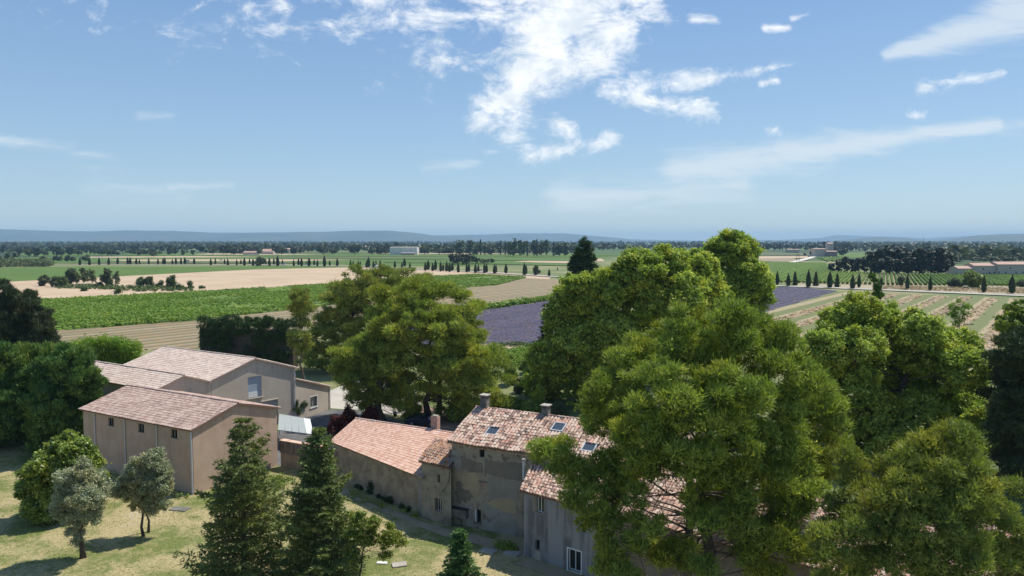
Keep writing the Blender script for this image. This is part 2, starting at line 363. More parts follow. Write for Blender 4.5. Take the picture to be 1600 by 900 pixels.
M['grassgreen'] = two('green_crop', (.085, .15, .02), (.11, .18, .026), .04, 6, fine=.4)
M['lavsoil'] = two('lavender_ground', (.115, .10, .15), (.14, .125, .165), .3, 6, fine=1.2, c3=(.17, .17, .11), s3=.35)
M['stripeA'] = material('stubble_rows', stripes_fn((.35, .265, .165), (.17, .155, .075), 5.5, 1))
M['stripeB'] = material('grass_between_windrows', stripes_fn((.33, .27, .15), (.145, .16, .05), 9.5, 1))

M['canopy'] = plain('cloudy_sheet', (.36, .39, .37), .6, .3)
M['redlamp'] = plain('red_lamp', (.35, .02, .02), .3)
M['carpaint'] = material('black_car_paint', lambda t, b, co: t.put(b.inputs['Base Color'], (.02, .025, .034)), .15, .8)
M['shrubstem'] = plain('bamboo_stem', (.3, .33, .12), .7)
M['shrubdark'] = foliage('scrub_leaves', (.045, .075, .025), (.085, .13, .035), (.13, .17, .05), .2)
M['haydull'] = foliage('dry_stems', (.24, .175, .105), (.32, .24, .15), (.38, .30, .2), .1)
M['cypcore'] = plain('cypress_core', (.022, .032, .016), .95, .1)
M['spruce_pale'] = foliage('olive_spruce_needles', (.10, .13, .045), (.18, .225, .07), (.26, .30, .09), .3)
# ------------------------------------------------------------------ ground sheets
def sheet(name, pts, m, z, parent=None, label=None, world=False):
    mb = MB(); ps = [(p[0], p[1], z) if world else tuple(G(p[0], p[1])[:2]) + (z,) for p in pts]
    a = sum(ps[i][0] * ps[(i + 1) % len(ps)][1] - ps[(i + 1) % len(ps)][0] * ps[i][1] for i in range(len(ps)))
    mb.add(ps if a > 0 else ps[::-1], [tuple(range(len(ps)))])
    o = mb.build(name, m); o['kind'] = 'structure'
    if label: o['label'] = label
    return o
sheet('ground', [(-45000, -400), (45000, -400), (45000, 60000), (-45000, 60000)], M['plain'], 0, world=True, label='flat patchwork farmland stretching to the hills')
sheet('meadow', [(-170, 20), (150, 20), (420, 330), (420, 900), (-900, 900), (-420, 300)], M['meadow'], .03, world=True, label='rough grass between the fields and the road')
sheet('lawn', [(-120, 20), (60, 20), (60, 58), (4, 66), (-6, 76), (-24, 83), (-32, 90), (-70, 112), (-120, 112)], M['lawn'], .04, world=True, label='dry lawn in front of the farm buildings')
SAND = [(-260, 452), (0, 441), (185, 432), (400, 421), (560, 417.6), (660, 421.5), (765, 424.5), (862, 431), (858, 436.5), (740, 430), (655, 434), (500, 446), (300, 458), (72, 470), (-120, 480), (-500, 478)]
sheet('harvested_field', SAND, M['sand'], .05, label='pale harvested field behind the near vineyard')
VINE1 = [(-60, 478), (72, 470), (300, 458), (500, 446), (655, 434), (740, 430), (822, 434), (775, 446), (735, 449), (500, 479), (300, 502), (88, 517), (-80, 530)]
sheet('vineyard_soil', VINE1, M['vinedark'], .06, label='ground under the near vineyard')
STUB = [(-80, 530), (88, 517), (300, 502), (500, 479), (735, 449), (775, 446), (822, 434.5), (880, 438), (880, 466), (755, 484), (500, 512), (320, 545), (90, 549), (-80, 556)]
sheet('stubble_field', STUB, M['stripeA'], .07, label='brown stubble field in narrow rows')
LAV1 = [(640, 502), (755, 486), (900, 465), (960, 480), (960, 530), (862, 541), (765, 537), (640, 545)]
sheet('lavender_soil', LAV1, M['lavsoil'], .08, label='ground of the lavender field behind the pines')
sheet('dirt_track', [(600, 545), (765, 537.5), (862, 541.5), (960, 531), (960, 537), (862, 545), (780, 549), (600, 560)], M['pathdirt'], .09, label='bare strip below the lavender')
GREEN = [(-500, 446), (-300, 425), (0, 418.5), (130, 416.5), (540, 415.5), (560, 417.2), (400, 420.6), (185, 431.6), (0, 440.5), (-260, 451)]
sheet('green_field', GREEN, M['grassgreen'], .06, label='bright green crop in front of the cypress road')
LAV2 = [(1170, 450), (1240, 449), (1308, 455), (1200, 486), (1120, 500), (1100, 470)]
sheet('lavender_soil.001', LAV2, M['lavsoil'], .08, label='ground of the lavender field beside the windrows')
WIND = [(1308, 455.5), (1600, 467), (2000, 483), (1900, 560), (1560, 560), (1240, 540), (1100, 520), (1200, 487)]
sheet('mown_field', WIND, M['stripeB'], .07, label='mown green field with cut straw in rows')
VINE2 = [(1150, 442), (1190, 410), (1205, 404), (1290, 411), (1296, 424), (1400, 429), (1500, 430), (2100, 432), (2100, 462), (1600, 449), (1385, 446), (1240, 443)]
sheet('vineyard_soil.001', VINE2, M['soil'], .06, label='bare soil between the rows of the far vineyard')
sheet('dry_verge', [(1240, 443.5), (1385, 446.3), (1600, 449.5), (2100, 463), (2100, 480), (1600, 461), (1385, 453.5), (1240, 447)], M['drystrip'], .065, label='dry grass verge beside the road')
# far fields
FAR = [([(200, 397.5), (300, 395.5), (900, 396.5), (960, 402), (860, 413), (700, 416), (420, 412), (200, 406)], 'grassgreen'), ([(20, 396), (60, 394), (180, 396), (180, 399), (40, 400)], 'grassgreen'), ([(0, 408), (120, 403), (250, 404), (240, 408), (60, 412)], 'vinegreen'),
       ([(140, 401.2), (300, 400.2), (420, 401.5), (300, 402.5), (140, 402.8)], 'sand'), ([(160, 406), (400, 405.2), (560, 406), (440, 408.5), (200, 408)], 'sand'), ([(180, 397.5), (205, 395.5), (210, 398.5)], 'grassgreen'),
       ([(330, 396), (520, 397.5), (430, 398.6), (300, 397.8)], 'sand'), ([(800, 409.2), (860, 406), (940, 404.5), (945, 408.3), (880, 411.5)], 'sand'), ([(806, 407.2), (850, 406.2), (840, 408.2)], 'soil'),
       ([(1150, 401), (1262, 400.5), (1262, 403.5), (1150, 404.5)], 'sand'), ([(1150, 395), (1262, 395.5), (1262, 399), (1150, 399)], 'vinedark'), ([(1310, 395), (1356, 394), (1360, 402), (1320, 404), (1305, 399)], 'grassgreen'), ([(1150, 404.6), (1240, 404), (1250, 410), (1150, 408)], 'soil'),
       ([(1500, 391.5), (1530, 390), (1532, 396), (1500, 397)], 'grassgreen'), ([(560, 396.2), (700, 395.8), (900, 397.2), (640, 397.4)], 'sand'), ([(200, 398.9), (560, 399.3), (920, 400.2), (920, 402.4), (560, 401), (200, 400)], 'vinegreen'), ([(430, 403.4), (700, 404.2), (930, 406), (900, 408.6), (700, 406.4), (430, 404.8)], 'vinegreen'), ([(600, 408.2), (800, 410.3), (900, 413.4), (880, 416), (760, 413), (600, 410.5)], 'vinegreen'), ([(420, 402.2), (640, 402.8), (800, 403.9), (640, 403.4), (430, 402.9)], 'soil'), ([(60, 412.2), (250, 409.5), (400, 410.3), (540, 411.3), (400, 412), (200, 411.8)], 'vinedark'), ([(900, 397.5), (1180, 399), (1180, 402), (900, 400)], 'vinegreen'), ([(0, 403.5), (110, 401.5), (140, 403), (20, 406)], 'grassgreen'), ([(300, 395.2), (560, 394.6), (900, 395.4), (700, 396), (400, 396)], 'vinedark')]
for i, (p, m) in enumerate(FAR): sheet('field', p, M[m], .10 + i * .03, label='far field strip beyond the cypress road')
# roads
def strip(name, pts, w, m, z, label):
    P = [G(*p)[:2] for p in pts]; L = []; Rr = []
    for i, p in enumerate(P):
        d = P[min(i + 1, len(P) - 1)] - P[max(i - 1, 0)]; d /= np.linalg.norm(d); n = np.array([-d[1], d[0]]) * w / 2
        L.append((*(p + n), z)); Rr.append((*(p - n), z))
    mb = MB(); k = len(P); mb.add(L + Rr, [(i, k + i, k + i + 1, i + 1) for i in range(k - 1)])
    o = mb.build(name, m); o['kind'] = 'structure'; o['label'] = label; return o
strip('road', [(-700, 418), (-200, 415), (125, 413.6), (400, 414.4), (560, 417), (720, 424), (880, 434), (1050, 441), (1240, 448.5), (1400, 455), (1600, 463.5), (2000, 484)], 6, M['road'], .5, 'pale country road lined with cypresses')
strip('farm_track', [(1236, 411), (1262, 404.5), (1276, 400), (1283, 396.5), (1286, 393)], 9, M['whiteroad'], .62, 'white stony track leading to the stone farmstead')
# courtyard
sheet('courtyard_asphalt', [(-29, 82), (-20, 77.5), (-14, 81), (-11, 88), (-13, 97), (-19, 104), (-22, 106.5), (-27, 107.5), (-31, 99)], M['asphalt'], .07, world=True, label='grey asphalt yard between the barn and the annex')
sheet('concrete_yard', [(-26.9, 108.2), (-21.6, 106.8), (-18, 104.2), (-14, 104), (-14, 112), (-19, 134), (-27, 136), (-31, 118)], M['concrete'], .075, world=True, label='pale concrete drive behind the annex')
sheet('parking_earth', [(-14, 81), (-4, 74), (8, 70), (10, 84), (2, 96), (-6, 106), (-14, 110), (-14, 104), (-12.7, 97), (-10.9, 88)], M['earth'], .08, world=True, label='brown earth parking ground under the pines')
sheet('wall_path', [(-19.5, 75), (-8, 64), (-5.4, 62.2), (1.2, 58.6), (1, 56), (-1.7, 58.5), (-5.9, 60.9), (-8.5, 63.2), (-19.95, 74.2)], M['pathdirt'], .06, world=True, label='trodden dirt strip along the foot of the farmhouse')
sheet('wall_path.001', [(1.2, 56.4), (12, 48), (11.3, 47), (.2, 55.5)], M['pathdirt'], .066, world=True, label='dirt strip along the foot of the grey wing')

# ------------------------------------------------------------------ hills
def ridge(name, pts, dist, depth, label, seed):
    rng = np.random.RandomState(seed); xs = np.arange(pts[0][0], pts[-1][0] + 1, 6.)
    ys = np.interp(xs, [p[0] for p in pts], [p[1] for p in pts])
    n = len(xs); nz = np.convolve(rng.randn(n + 20), np.ones(7) / 7, 'same')[10:-10] * .5; ys = ys + nz
    mb = MB(); V = []; rows = 7
    for j in range(rows):
        f = j / (rows - 1)
        for i in range(n):
            d = dist + depth * f
            top = D(xs[i], ys[i], dist + depth)
            zt = max(top[2], -2)
            prof = f ** 1.2
            z = -4 + (zt + 4) * prof * (1 + .14 * math.sin(i * .55 + j * 1.7 + seed) * (1 - f) + .10 * math.sin(i * .23 + seed * 2 + j) * (1 - f))
            V.append((top[0] * d / top[1], d, z))
    F = [(j * n + i, j * n + i + 1, (j + 1) * n + i + 1, (j + 1) * n + i) for j in range(rows - 1) for i in range(n - 1)]
    b = len(V); V += [(V[(rows - 1) * n + i][0] * 1.12, V[(rows - 1) * n + i][1] * 1.12, -4) for i in range(n)]
    F += [((rows - 1) * n + i, (rows - 1) * n + i + 1, b + i + 1, b + i) for i in range(n - 1)]
    mb.add(V, F); o = mb.build(name, M['rock'], smooth=True); o['kind'] = 'structure'; o['label'] = label
ridge('hills', [(-700, 364), (-300, 356), (0, 358), (60, 360), (140, 361.5), (200, 360), (270, 360.5), (330, 363.5), (430, 363), (500, 362.5), (555, 360), (610, 360.5), (645, 363.5), (680, 368.5), (740, 372), (800, 377), (860, 381)], 9600, 1800, 'long blue wooded ridge on the horizon', 1)
ridge('hills.001', [(560, 372), (640, 369), (700, 367.5), (760, 366.5), (810, 364.5), (880, 365), (940, 369.5), (985, 374), (1100, 376), (1200, 375), (1290, 376), (1400, 377)], 13000, 1500, 'farther pale ridge behind the poplars', 2)
ridge('hills.002', [(1180, 377), (1280, 372), (1305, 367.5), (1345, 369), (1400, 370), (1450, 372), (1500, 369), (1540, 367), (1600, 368), (2000, 366)], 16500, 1500, 'faintest pale hills low on the horizon', 3)
ridge('hills.003', [(1290, 378), (1330, 373.5), (1370, 369.8), (1410, 372), (1460, 377)], 8300, 1000, 'small rounded hill behind the pine wood', 4)
ridge('hills.004', [(1440, 378), (1490, 373), (1530, 368), (1560, 366), (1600, 365), (1800, 362), (2200, 366)], 7000, 1200, 'darker wooded ridge above the stone farmhouse', 5)
import mathutils.noise as mnoise
# ------------------------------------------------------------------ buildings
def unit(a): a = np.array(a, float); return a / np.linalg.norm(a)
class Wall:
    """vertical wall from a to b (xy) seen from outside; openings given in pixels of the photograph, solved on its plane"""
    def __init__(s, a, b, z0, z1, z1b=None):
        s.a = np.array(a[:2], float); s.b = np.array(b[:2], float); s.L = np.linalg.norm(s.b - s.a); s.u = (s.b - s.a) / s.L
        s.n = np.array([s.u[1], -s.u[0]]); s.z0 = z0; s.z1 = z1; s.z1b = z1 if z1b is None else z1b; s.open = []
    def uz(s, px, py):
        r = ray(px, py); t = (s.a @ s.n) / (r[:2] @ s.n); p = r * t
        return (p[:2] - s.a) @ s.u, p[2] + H
    def at(s, u, z, d=0.): p = s.a + s.u * u + s.n * d; return np.array([p[0], p[1], z])
    def rect(s, x0, y0, x1, y1, w=None, h=None):
        u, z = s.uz((x0 + x1) / 2, (y0 + y1) / 2); u0, _ = s.uz(x0, (y0 + y1) / 2); u1, _ = s.uz(x1, (y0 + y1) / 2)
        _, za = s.uz((x0 + x1) / 2, y1); _, zb = s.uz((x0 + x1) / 2, y0)
        if w: u0, u1 = u - w / 2, u + w / 2
        if h: za, zb = z - h / 2, z + h / 2
        return (min(u0, u1), max(u0, u1), min(za, zb), max(za, zb))
    def hole(s, r): s.open.append(r); return r
    def mesh(s, mb, depth=.3, apex=None):
        us = sorted({0., s.L, *[q for o in s.open for q in o[:2]]}); zs = sorted({s.z0, min(s.z1, s.z1b), *[q for o in s.open for q in o[2:]]})
        for i in range(len(us) - 1):
            for j in range(len(zs) - 1):
                uc, zc = (us[i] + us[i + 1]) / 2, (zs[j] + zs[j + 1]) / 2
                if any(o[0] < uc < o[1] and o[2] < zc < o[3] for o in s.open): continue
                mb.add([s.at(us[i], zs[j]), s.at(us[i + 1], zs[j]), s.at(us[i + 1], zs[j + 1]), s.at(us[i], zs[j + 1])], [(0, 1, 2, 3)])
        for o in s.open:
            c = [(o[0], o[2]), (o[1], o[2]), (o[1], o[3]), (o[0], o[3])]
            for k in range(4):
                (u0, z0), (u1, z1) = c[k], c[(k + 1) % 4]
                mb.add([s.at(u0, z0), s.at(u1, z1), s.at(u1, z1, -depth), s.at(u0, z0, -depth)], [(0, 1, 2, 3)])
        zt = min(s.z1, s.z1b); top = [s.at(0, zt), s.at(s.L, zt)]
        if s.z1b > zt: top.append(s.at(s.L, s.z1b))
        if apex: top.append(s.at(*apex))
        if s.z1 > zt: top.append(s.at(0, s.z1))
        if len(top) > 2: mb.add(top, [tuple(range(len(top)))])
    def slab(s, mb, r, d0, d1, extra=(0, 0, 0, 0)):
        u0, u1, z0, z1 = r[0] - extra[0], r[1] + extra[1], r[2] - extra[2], r[3] + extra[3]
        nn = np.array([*s.n, 0]); mb.box(s.at(u0, z0, d0), np.array([*s.u, 0]) * (u1 - u0), nn * (d1 - d0), (0, 0, z1 - z0))
def window(w, r, parent, frame='white', glass='glass', bars=1, sill=True, depth=.22, label=None, fw=.06, surround=None):
    mb = MB(); u0, u1, z0, z1 = r
    for q in ((u0, u0 + fw, z0, z1), (u1 - fw, u1, z0, z1), (u0 + fw, u1 - fw, z0, z0 + fw), (u0 + fw, u1 - fw, z1 - fw, z1)): w.slab(mb, q, -depth, -depth + .06)
    for k in range(bars):
        uc = u0 + (u1 - u0) * (k + 1) / (bars + 1); w.slab(mb, (uc - fw * .4, uc + fw * .4, z0 + fw, z1 - fw), -depth + .002, -depth + .055)
    o = mb.build('window', M[frame], parent)
    if label: o['label'] = label
    # panes and sill hang under the window (sub-parts); keep world coordinates
    o.location = (0, 0, 0)
    for k in range(bars + 1):
        a = u0 + (u1 - u0) * k / (bars + 1); b_ = u0 + (u1 - u0) * (k + 1) / (bars + 1)
        g = MB(); w.slab(g, (a + .01, b_ - .01, z0 + .01, z1 - .01), -depth - .03, -depth + .02); sub(g, 'pane', M[glass], o, parent)
    if sill:
        g = MB(); w.slab(g, (u0, u1, z0 - .08, z0), -.2, .1, (.1, .1, 0, 0)); sub(g, 'sill', M[surround or 'stone'], o, parent)
    if surround:
        g = MB(); e = .1
        for q in ((u0 - e, u0, z0, z1 + e), (u1, u1 + e, z0, z1 + e), (u0, u1, z1, z1 + e)): w.slab(g, q, -.05, .025)
        sub(g, 'surround', M[surround], o, parent)
    return o
def sub(mb, name, m, part, root, **kw):
    """sub-part under a part that sits at its root's origin"""
    o = mb.build(name, m, root, **kw); o.parent = part; return o
def tile_roof(parent, quad, m, tw, tl, name='roof', h=.07, gap=.0, deck='deck', over=.0, jit=.012, base=None, skip=(), twist=0.):
    """quad: eave-left, eave-right, ridge-right, ridge-left. Canal tiles as real half barrels over a deck sheet."""
    a, b, c, d = [np.array(q, float) for q in quad]; nu = max(2, int(round(np.linalg.norm(b - a) / tw))); nv = max(2, int(round((np.linalg.norm(d - a) + np.linalg.norm(c - b)) / 2 / tl)))
    N = unit(np.cross(b - a, d - a)); P = lambda s, t, a=a, b=b, c=c, d=d: a * (1 - s) * (1 - t) + b * s * (1 - t) + c * s * t + d * (1 - s) * t
    dk = MB(); th = N * .14
    if np.allclose(a + (c - b), d, atol=.05): dk.box(a - th, (b - a), (d - a), th)
    else:
        q_ = 10; top = [P(i / q_, j / q_) for j in range(q_ + 1) for i in range(q_ + 1)]; m_ = len(top)
        dk.add(top + [p - th for p in top], [(j * (q_ + 1) + i, j * (q_ + 1) + i + 1, (j + 1) * (q_ + 1) + i + 1, (j + 1) * (q_ + 1) + i) for j in range(q_) for i in range(q_)]
               + [(i, m_ + i, m_ + i + 1, i + 1) for i in range(q_)] + [(j * (q_ + 1), (j + 1) * (q_ + 1), m_ + (j + 1) * (q_ + 1), m_ + j * (q_ + 1)) for j in range(q_)]
               + [(j * (q_ + 1) + q_, m_ + j * (q_ + 1) + q_, m_ + (j + 1) * (q_ + 1) + q_, (j + 1) * (q_ + 1) + q_) for j in range(q_)])
    o = dk.build(name, M[deck], parent)
    mb = MB(); K = 5; ang = [math.pi * k / (K - 1) for k in range(K)]
    for i in range(nu):
        s = (i + .5) / nu
        for j in range(nv):
            t0, t1 = j / nv - .012, (j + 1.25) / nv
            if t1 > 1: t1 = 1.
            if any(x0 < s < x1 and y0 < (t0 + t1) / 2 < y1 for x0, x1, y0, y1 in skip): continue
            p0, p1 = P(s, t0), P(s, t1); U = unit(P(s + .01, t0) - P(s - .01, t0)); w = np.linalg.norm(P(min(1, s + .5 / nu), t0) - P(max(0, s - .5 / nu), t0)) * .5
            sg = N * (mnoise.noise(Vector((float(p0[0]) * .45, float(p0[1]) * .45, 2.))) * jit * 4 + jit * 2); p0 = p0 + sg; p1 = p1 + sg
            p0 = p0 + U * random.uniform(-jit, jit) + N * (.035 + random.uniform(-jit, jit)); p1 = p1 + U * random.uniform(-jit, jit) + N * .005
            lo = [p0 + U * (-w * .96 * math.cos(q)) + N * (h * math.sin(q) * 1.1) for q in ang]; hi = [p1 + U * (-w * .8 * math.cos(q)) + N * (h * math.sin(q)) for q in ang]
            mb.add(lo + hi, [(k, k + 1, K + k + 1, K + k) for k in range(K - 1)] + [tuple(range(K))[::-1]], min(1, max(0, random.random() * (.85 if base is None else 1))))
    q = sub(mb, 'roof_tiles', M[m], o, parent, kind='stuff', rnd=True)
    return o, P, N
def ridge_caps(root, part, a, b, m, r=.13, step=.42, name='ridge_tiles', K=5):
    a = np.array(a, float); b = np.array(b, float); n = int(np.linalg.norm(b - a) / step); d = unit(b - a); s = unit(np.cross(d, (0, 0, 1))); up = np.array([0, 0, 1.])
    mb = MB()
    for i in range(n):
        p0 = a + (b - a) * (i / n) + up * .03; p1 = a + (b - a) * min(1, (i + 1.15) / n)
        ang = [math.pi * k / (K - 1) for k in range(K)]
        lo = [p0 + s * r * 1.05 * math.cos(q) + up * r * .9 * math.sin(q) for q in ang]; hi = [p1 + s * r * .9 * math.cos(q) + up * r * .75 * math.sin(q) for q in ang]
        mb.add(lo + hi, [(k, k + 1, K + k + 1, K + k) for k in range(K - 1)] + [tuple(range(K))], random.random() * .8)
    return sub(mb, name, M[m], part, root, kind='stuff', rnd=True)
def box_walls(root, walls, m, apexes=None, name='wall', mats=None, depth=.3, floor=True):
    out = []
    for i, w in enumerate(walls):
        mb = MB(); w.mesh(mb, depth, (apexes or {}).get(i)); out.append(mb.build(name, M[(mats or {}).get(i, m)], root))
    return out
def P3(p, z): return np.array([p[0], p[1], z])
def pipe(root, p0, p1, r, m='pipe', name='downpipe'):
    mb = MB(); mb.tube([p0, p1], r, 8); return mb.build(name, M[m], root, smooth=False)

# --- barn (nearest shed)
bu, bw = np.array([.870, -.493]), np.array([.493, .870])
B = np.array([-31.24, 70.68]) + bu * -.25 + bw * .3; A = B - bu * 18.4; Cc = B + bw * 10.7; Dd = A + bw * 10.7
barn = thing('barn', (*((A + B) / 2), 0), 'brown rendered barn with three small square openings under a tiled gable roof', 'barn')
w1 = Wall(A, B, 0, 6.45); w2 = Wall(B, Cc, 0, 6.45); w3 = Wall(Cc, Dd, 0, 6.45); w4 = Wall(Dd, A, 0, 6.45)
brects = [w1.hole(w1.rect(*q, w=.95, h=.85)) for q in ((168, 653, 179, 665), (215, 662, 226, 675), (266, 671, 278, 684))]
box_walls(barn, [w1, w2, w3, w4], 'barn_wall', {1: (w2.L / 2, 7.95), 3: (w4.L / 2, 7.95)})
for r in brects:
    g = MB(); w1.slab(g, r, -.29, -.27); o = g.build('window', M['dark'], barn)
    g = MB(); uc = (r[0] + r[1]) / 2; w1.slab(g, (uc - .05, uc + .05, r[2], r[3]), -.16, -.08); sub(g, 'bar', M['darkstone'], o, barn)
    g = MB(); w1.slab(g, (r[0], uc - .05, r[2], r[3]), -.2, -.17); sub(g, 'pane', M['glass'], o, barn)
    g = MB(); w1.slab(g, (r[0] - .05, r[1] + .05, r[2] - .06, r[2]), -.1, .03); sub(g, 'sill', M['darkstone'], o, barn)
for px in (150.2, 196.5, 246.2):
    u, _ = w1.uz(px, 690); pipe(barn, w1.at(u, .1, .09), w1.at(u, 6.3, .09), .055)
pipe(barn, w1.at(w1.L - .1, .1, .1), w1.at(w1.L - .1, 6.3, .1), .085)
eb = .35
def gable(root, A, B, C, D_, ze, zr, m, tw, tl, ov=.35, og=.25, deck='deck', caps=None, **kw):
    A, B, C, D_ = [np.array(q[:2], float) for q in (A, B, C, D_)]; u = unit(B - A); v = unit(C - B); W_ = np.linalg.norm(C - B); sl = (zr - ze) / (W_ / 2)
    A1 = A - u * og; B1 = B + u * og; C1 = C + u * og; D1 = D_ - u * og; mR = (B1 + C1) / 2; mL = (A1 + D1) / 2
    zt = .02
    q1 = [P3(A1 - v * ov, ze - sl * ov + zt), P3(B1 - v * ov, ze - sl * ov + zt), P3(mR, zr + zt), P3(mL, zr + zt)]
    q2 = [P3(C1 + v * ov, ze - sl * ov + zt), P3(D1 + v * ov, ze - sl * ov + zt), P3(mL, zr + zt), P3(mR, zr + zt)]
    up = np.array([0, 0, .15])
    o1, Pf, N = tile_roof(root, [q + up for q in q1], m, tw, tl, deck=deck, **kw)
    o2, _, _ = tile_roof(root, [q + up for q in q2], m, tw, tl, deck=deck)
    ridge_caps(root, o1, P3(mL, zr + .22), P3(mR, zr + .22), caps or m)
    return o1, Pf, N
gable(barn, A, B, Cc, Dd, 6.45, 7.95, 'tile_barn', .34, .42, h=.05)
# --- hangar (large shed behind)
hB = np.array([-37.81, 91.57]); hC = np.array([-30.02, 100.94]); hu = np.array([-.852, .524]) * 19.6; hA = hB + hu; hD = hC + hu
hangar = thing('hangar', (*((hA + hB) / 2), 0), 'large beige rendered hangar with a pale blue shuttered opening high in its gable', 'hangar')
w1 = Wall(hA, hB, 0, 7.35); w2 = Wall(hB, hC, 0, 7.35); w3 = Wall(hC, hD, 0, 7.35); w4 = Wall(hD, hA, 0, 7.35)
rb = w2.hole(w2.rect(387.5, 588, 409, 621)); rb = (rb[0], rb[1], rb[2], min(rb[3], 7.2)); w2.open[0] = rb
rg = w2.rect(405, 626, 434.5, 650); rg = (rg[0], rg[1], 0.0, rg[3]); w2.open.append(rg)
box_walls(hangar, [w1, w2, w3, w4], 'hangar_wall', {1: (w2.L / 2, 9.35), 3: (w4.L / 2, 9.35)})
g = MB(); n_ = 9
for k in range(n_): z0 = rb[2] + (rb[3] - rb[2]) * k / n_; w2.slab(g, (rb[0], rb[1], z0 + .015, z0 + (rb[3] - rb[2]) / n_), -.2, -.16)
o = g.build('shutter', M['shutter_blue'], hangar); o['label'] = 'pale blue roller shutter'
g = MB(); w2.slab(g, (rb[0], rb[1], rb[2] - .12, rb[2]), -.1, .25, (.15, .15, 0, 0)); sub(g, 'sill', M['stone'], o, hangar)
g = MB(); w2.slab(g, (rb[0] + .1, rb[1] - .6, rb[2] + .05, rb[2] + .75), -.14, -.1); sub(g, 'rail', M['white'], o, hangar)
g = MB()
for k in range(12): z0 = rg[3] * k / 12; w2.slab(g, (rg[0], rg[1], z0 + .02, z0 + rg[3] / 12), -.22, -.18)
g.build('garage_door', M['roller'], hangar)
g = MB(); w2.slab(g, (rg[0], rg[1], rg[3], rg[3] + .1), 0, .12, (.1, .1, 0, 0)); g.build('lintel', M['hangar_wall'], hangar)
pipe(hangar, w2.at(w2.L - .15, .1, .1), w2.at(w2.L - .15, 7.3, .1), .07)
g = MB(); g.tube([w1.at(-.2, 7.3, .42), w1.at(w1.L + .2, 7.3, .42)], .08, 6); g.build('gutter', M['darkstone'], hangar)
gable(hangar, hA, hB, hC, hD, 7.35, 9.35, 'tile_hangar', .34, .42, h=.05, deck='pan_hangar')
# lower hangar in front of it
kR = hB - unit(hC - hB) * .05; kL = hB - unit(hC - hB) * 6.8; ku = unit(hu) * 24
shed = thing('hangar', (*((kL + kR) / 2 + ku / 2), 0), 'lower hangar with a long pale tiled roof between the barn and the large hangar', 'hangar')
w1 = Wall(kL + ku, kL, 0, 7.25); w2 = Wall(kL, kR, 0, 7.25); w4 = Wall(kR + ku, kL + ku, 0, 7.25)
box_walls(shed, [w1, w2, w4], 'hangar_wall', {1: (w2.L / 2, 8.5), 2: (w4.L / 2, 8.5)})
gable(shed, kL + ku, kL, kR - unit(hC - hB) * .3, kR + ku - unit(hC - hB) * .3, 7.25, 8.45, 'tile_hangar', .34, .42, ov=.3, h=.05, deck='pan_hangar')
# --- annex
aA = hC + unit([.39, .92]) * .02; aB = np.array([-27., 107.95]); ad = unit(hu) * 7
annex = thing('annex', (*((aA + aB) / 2), 0), 'small lean-to annex with one white framed window against the hangar', 'annex')
w1 = Wall(aA, aB, 0, 5.7, 3.35); rw = w1.hole(w1.rect(484.5, 619.5, 495.5, 636)); w2 = Wall(aB, aB + ad, 0, 3.35); w3 = Wall(aB + ad, aA + ad, 0, 3.35, 5.7)
box_walls(annex, [w1, w2, w3], 'hangar_wall')
window(w1, rw, annex, bars=1, surround='white')
v_ = unit(aB - aA)
tile_roof(annex, [P3(aB + v_ * .25 - unit(ad) * .25, 3.42), P3(aB + v_ * .25 + ad, 3.42), P3(aA + ad, 5.92), P3(aA - unit(ad) * .25, 5.92)], 'tile_hangar', .34, .42, h=.05, deck='pan_hangar')
pipe(annex, w1.at(w1.L - .15, .1, .1), w1.at(w1.L - .15, 3.2, .1), .06)
# --- parapet wall between the barn and the low wing
pa = np.array([-25.55, 79.95]); pb = np.array([-17.9, 75.85]); pu = unit(pb - pa); pn = np.array([pu[1], -pu[0]])
parapet = thing('garden_wall', (*((pa + pb) / 2), 0), 'stained wall with tile coping joining the barn to the low farmhouse wing', 'wall')
w1 = Wall(pa, pb, 0, 3.1)
g = MB(); w1.slab(g, (0, w1.L, 0, 1.78), -.4, 0); g.build('lower_wall', M['parapet_low'], parapet)
g = MB(); w1.slab(g, (0, w1.L, 1.78, 3.0), -.4, .12); g.build('upper_wall', M['parapet_top'], parapet)
g = MB(); w1.slab(g, (0, w1.L, 1.70, 1.78), 0, .16); g.build('ledge', M['darkstone'], parapet)
g = MB()
for k in range(int(w1.L / .3)): w1.slab(g, (k * .3 + .01, k * .3 + .29, 3.0 + random.uniform(0, .02), 3.1), -.5, .2)
q = g.build('coping_tiles', M['tile_low'], parapet, rnd=True); q['kind'] = 'stuff'
# --- glazed canopy beside the barn
can = thing('canopy', (-26.5, 86.3, 0), 'low flat canopy of pale translucent sheets on posts beside the barn', 'canopy')
c0 = D(438, 664, 86.0); zc = 2.3
cp = [G(437, 668, zc), G(488, 676, zc), G(491, 667, zc + .25), G(484, 656, zc + .5), G(437, 649, zc + .5)]
cq = [G(434, 672, 2.2), G(490, 679, 2.2), G(484, 655, 2.75), G(436, 647, 2.75)]
g = MB(); nsh = 5
for k in range(nsh):
    s0, s1 = k / nsh + .006, (k + 1) / nsh - .006
    a0 = cq[0] * (1 - s0) + cq[1] * s0; a1 = cq[0] * (1 - s1) + cq[1] * s1; b0 = cq[3] * (1 - s0) + cq[2] * s0; b1 = cq[3] * (1 - s1) + cq[2] * s1
    gg = MB(); gg.box(a0, a1 - a0, b0 - a0, (0, 0, .04))
    gg.build('roof_sheet', M['white'] if k == 4 else M['canopy'], can)
for q in (cq[0], cq[1], cq[2], cq[3]):
    g = MB(); g.tube([(q[0], q[1], 0), (q[0], q[1], q[2] - .02)], .05, 6); g.build('post', M['steel'], can)
for q0, q1 in ((cq[0], cq[1]), (cq[3], cq[2])): g = MB(); g.tube([q0, q1], .05, 4); g.build('beam', M['steel'], can)
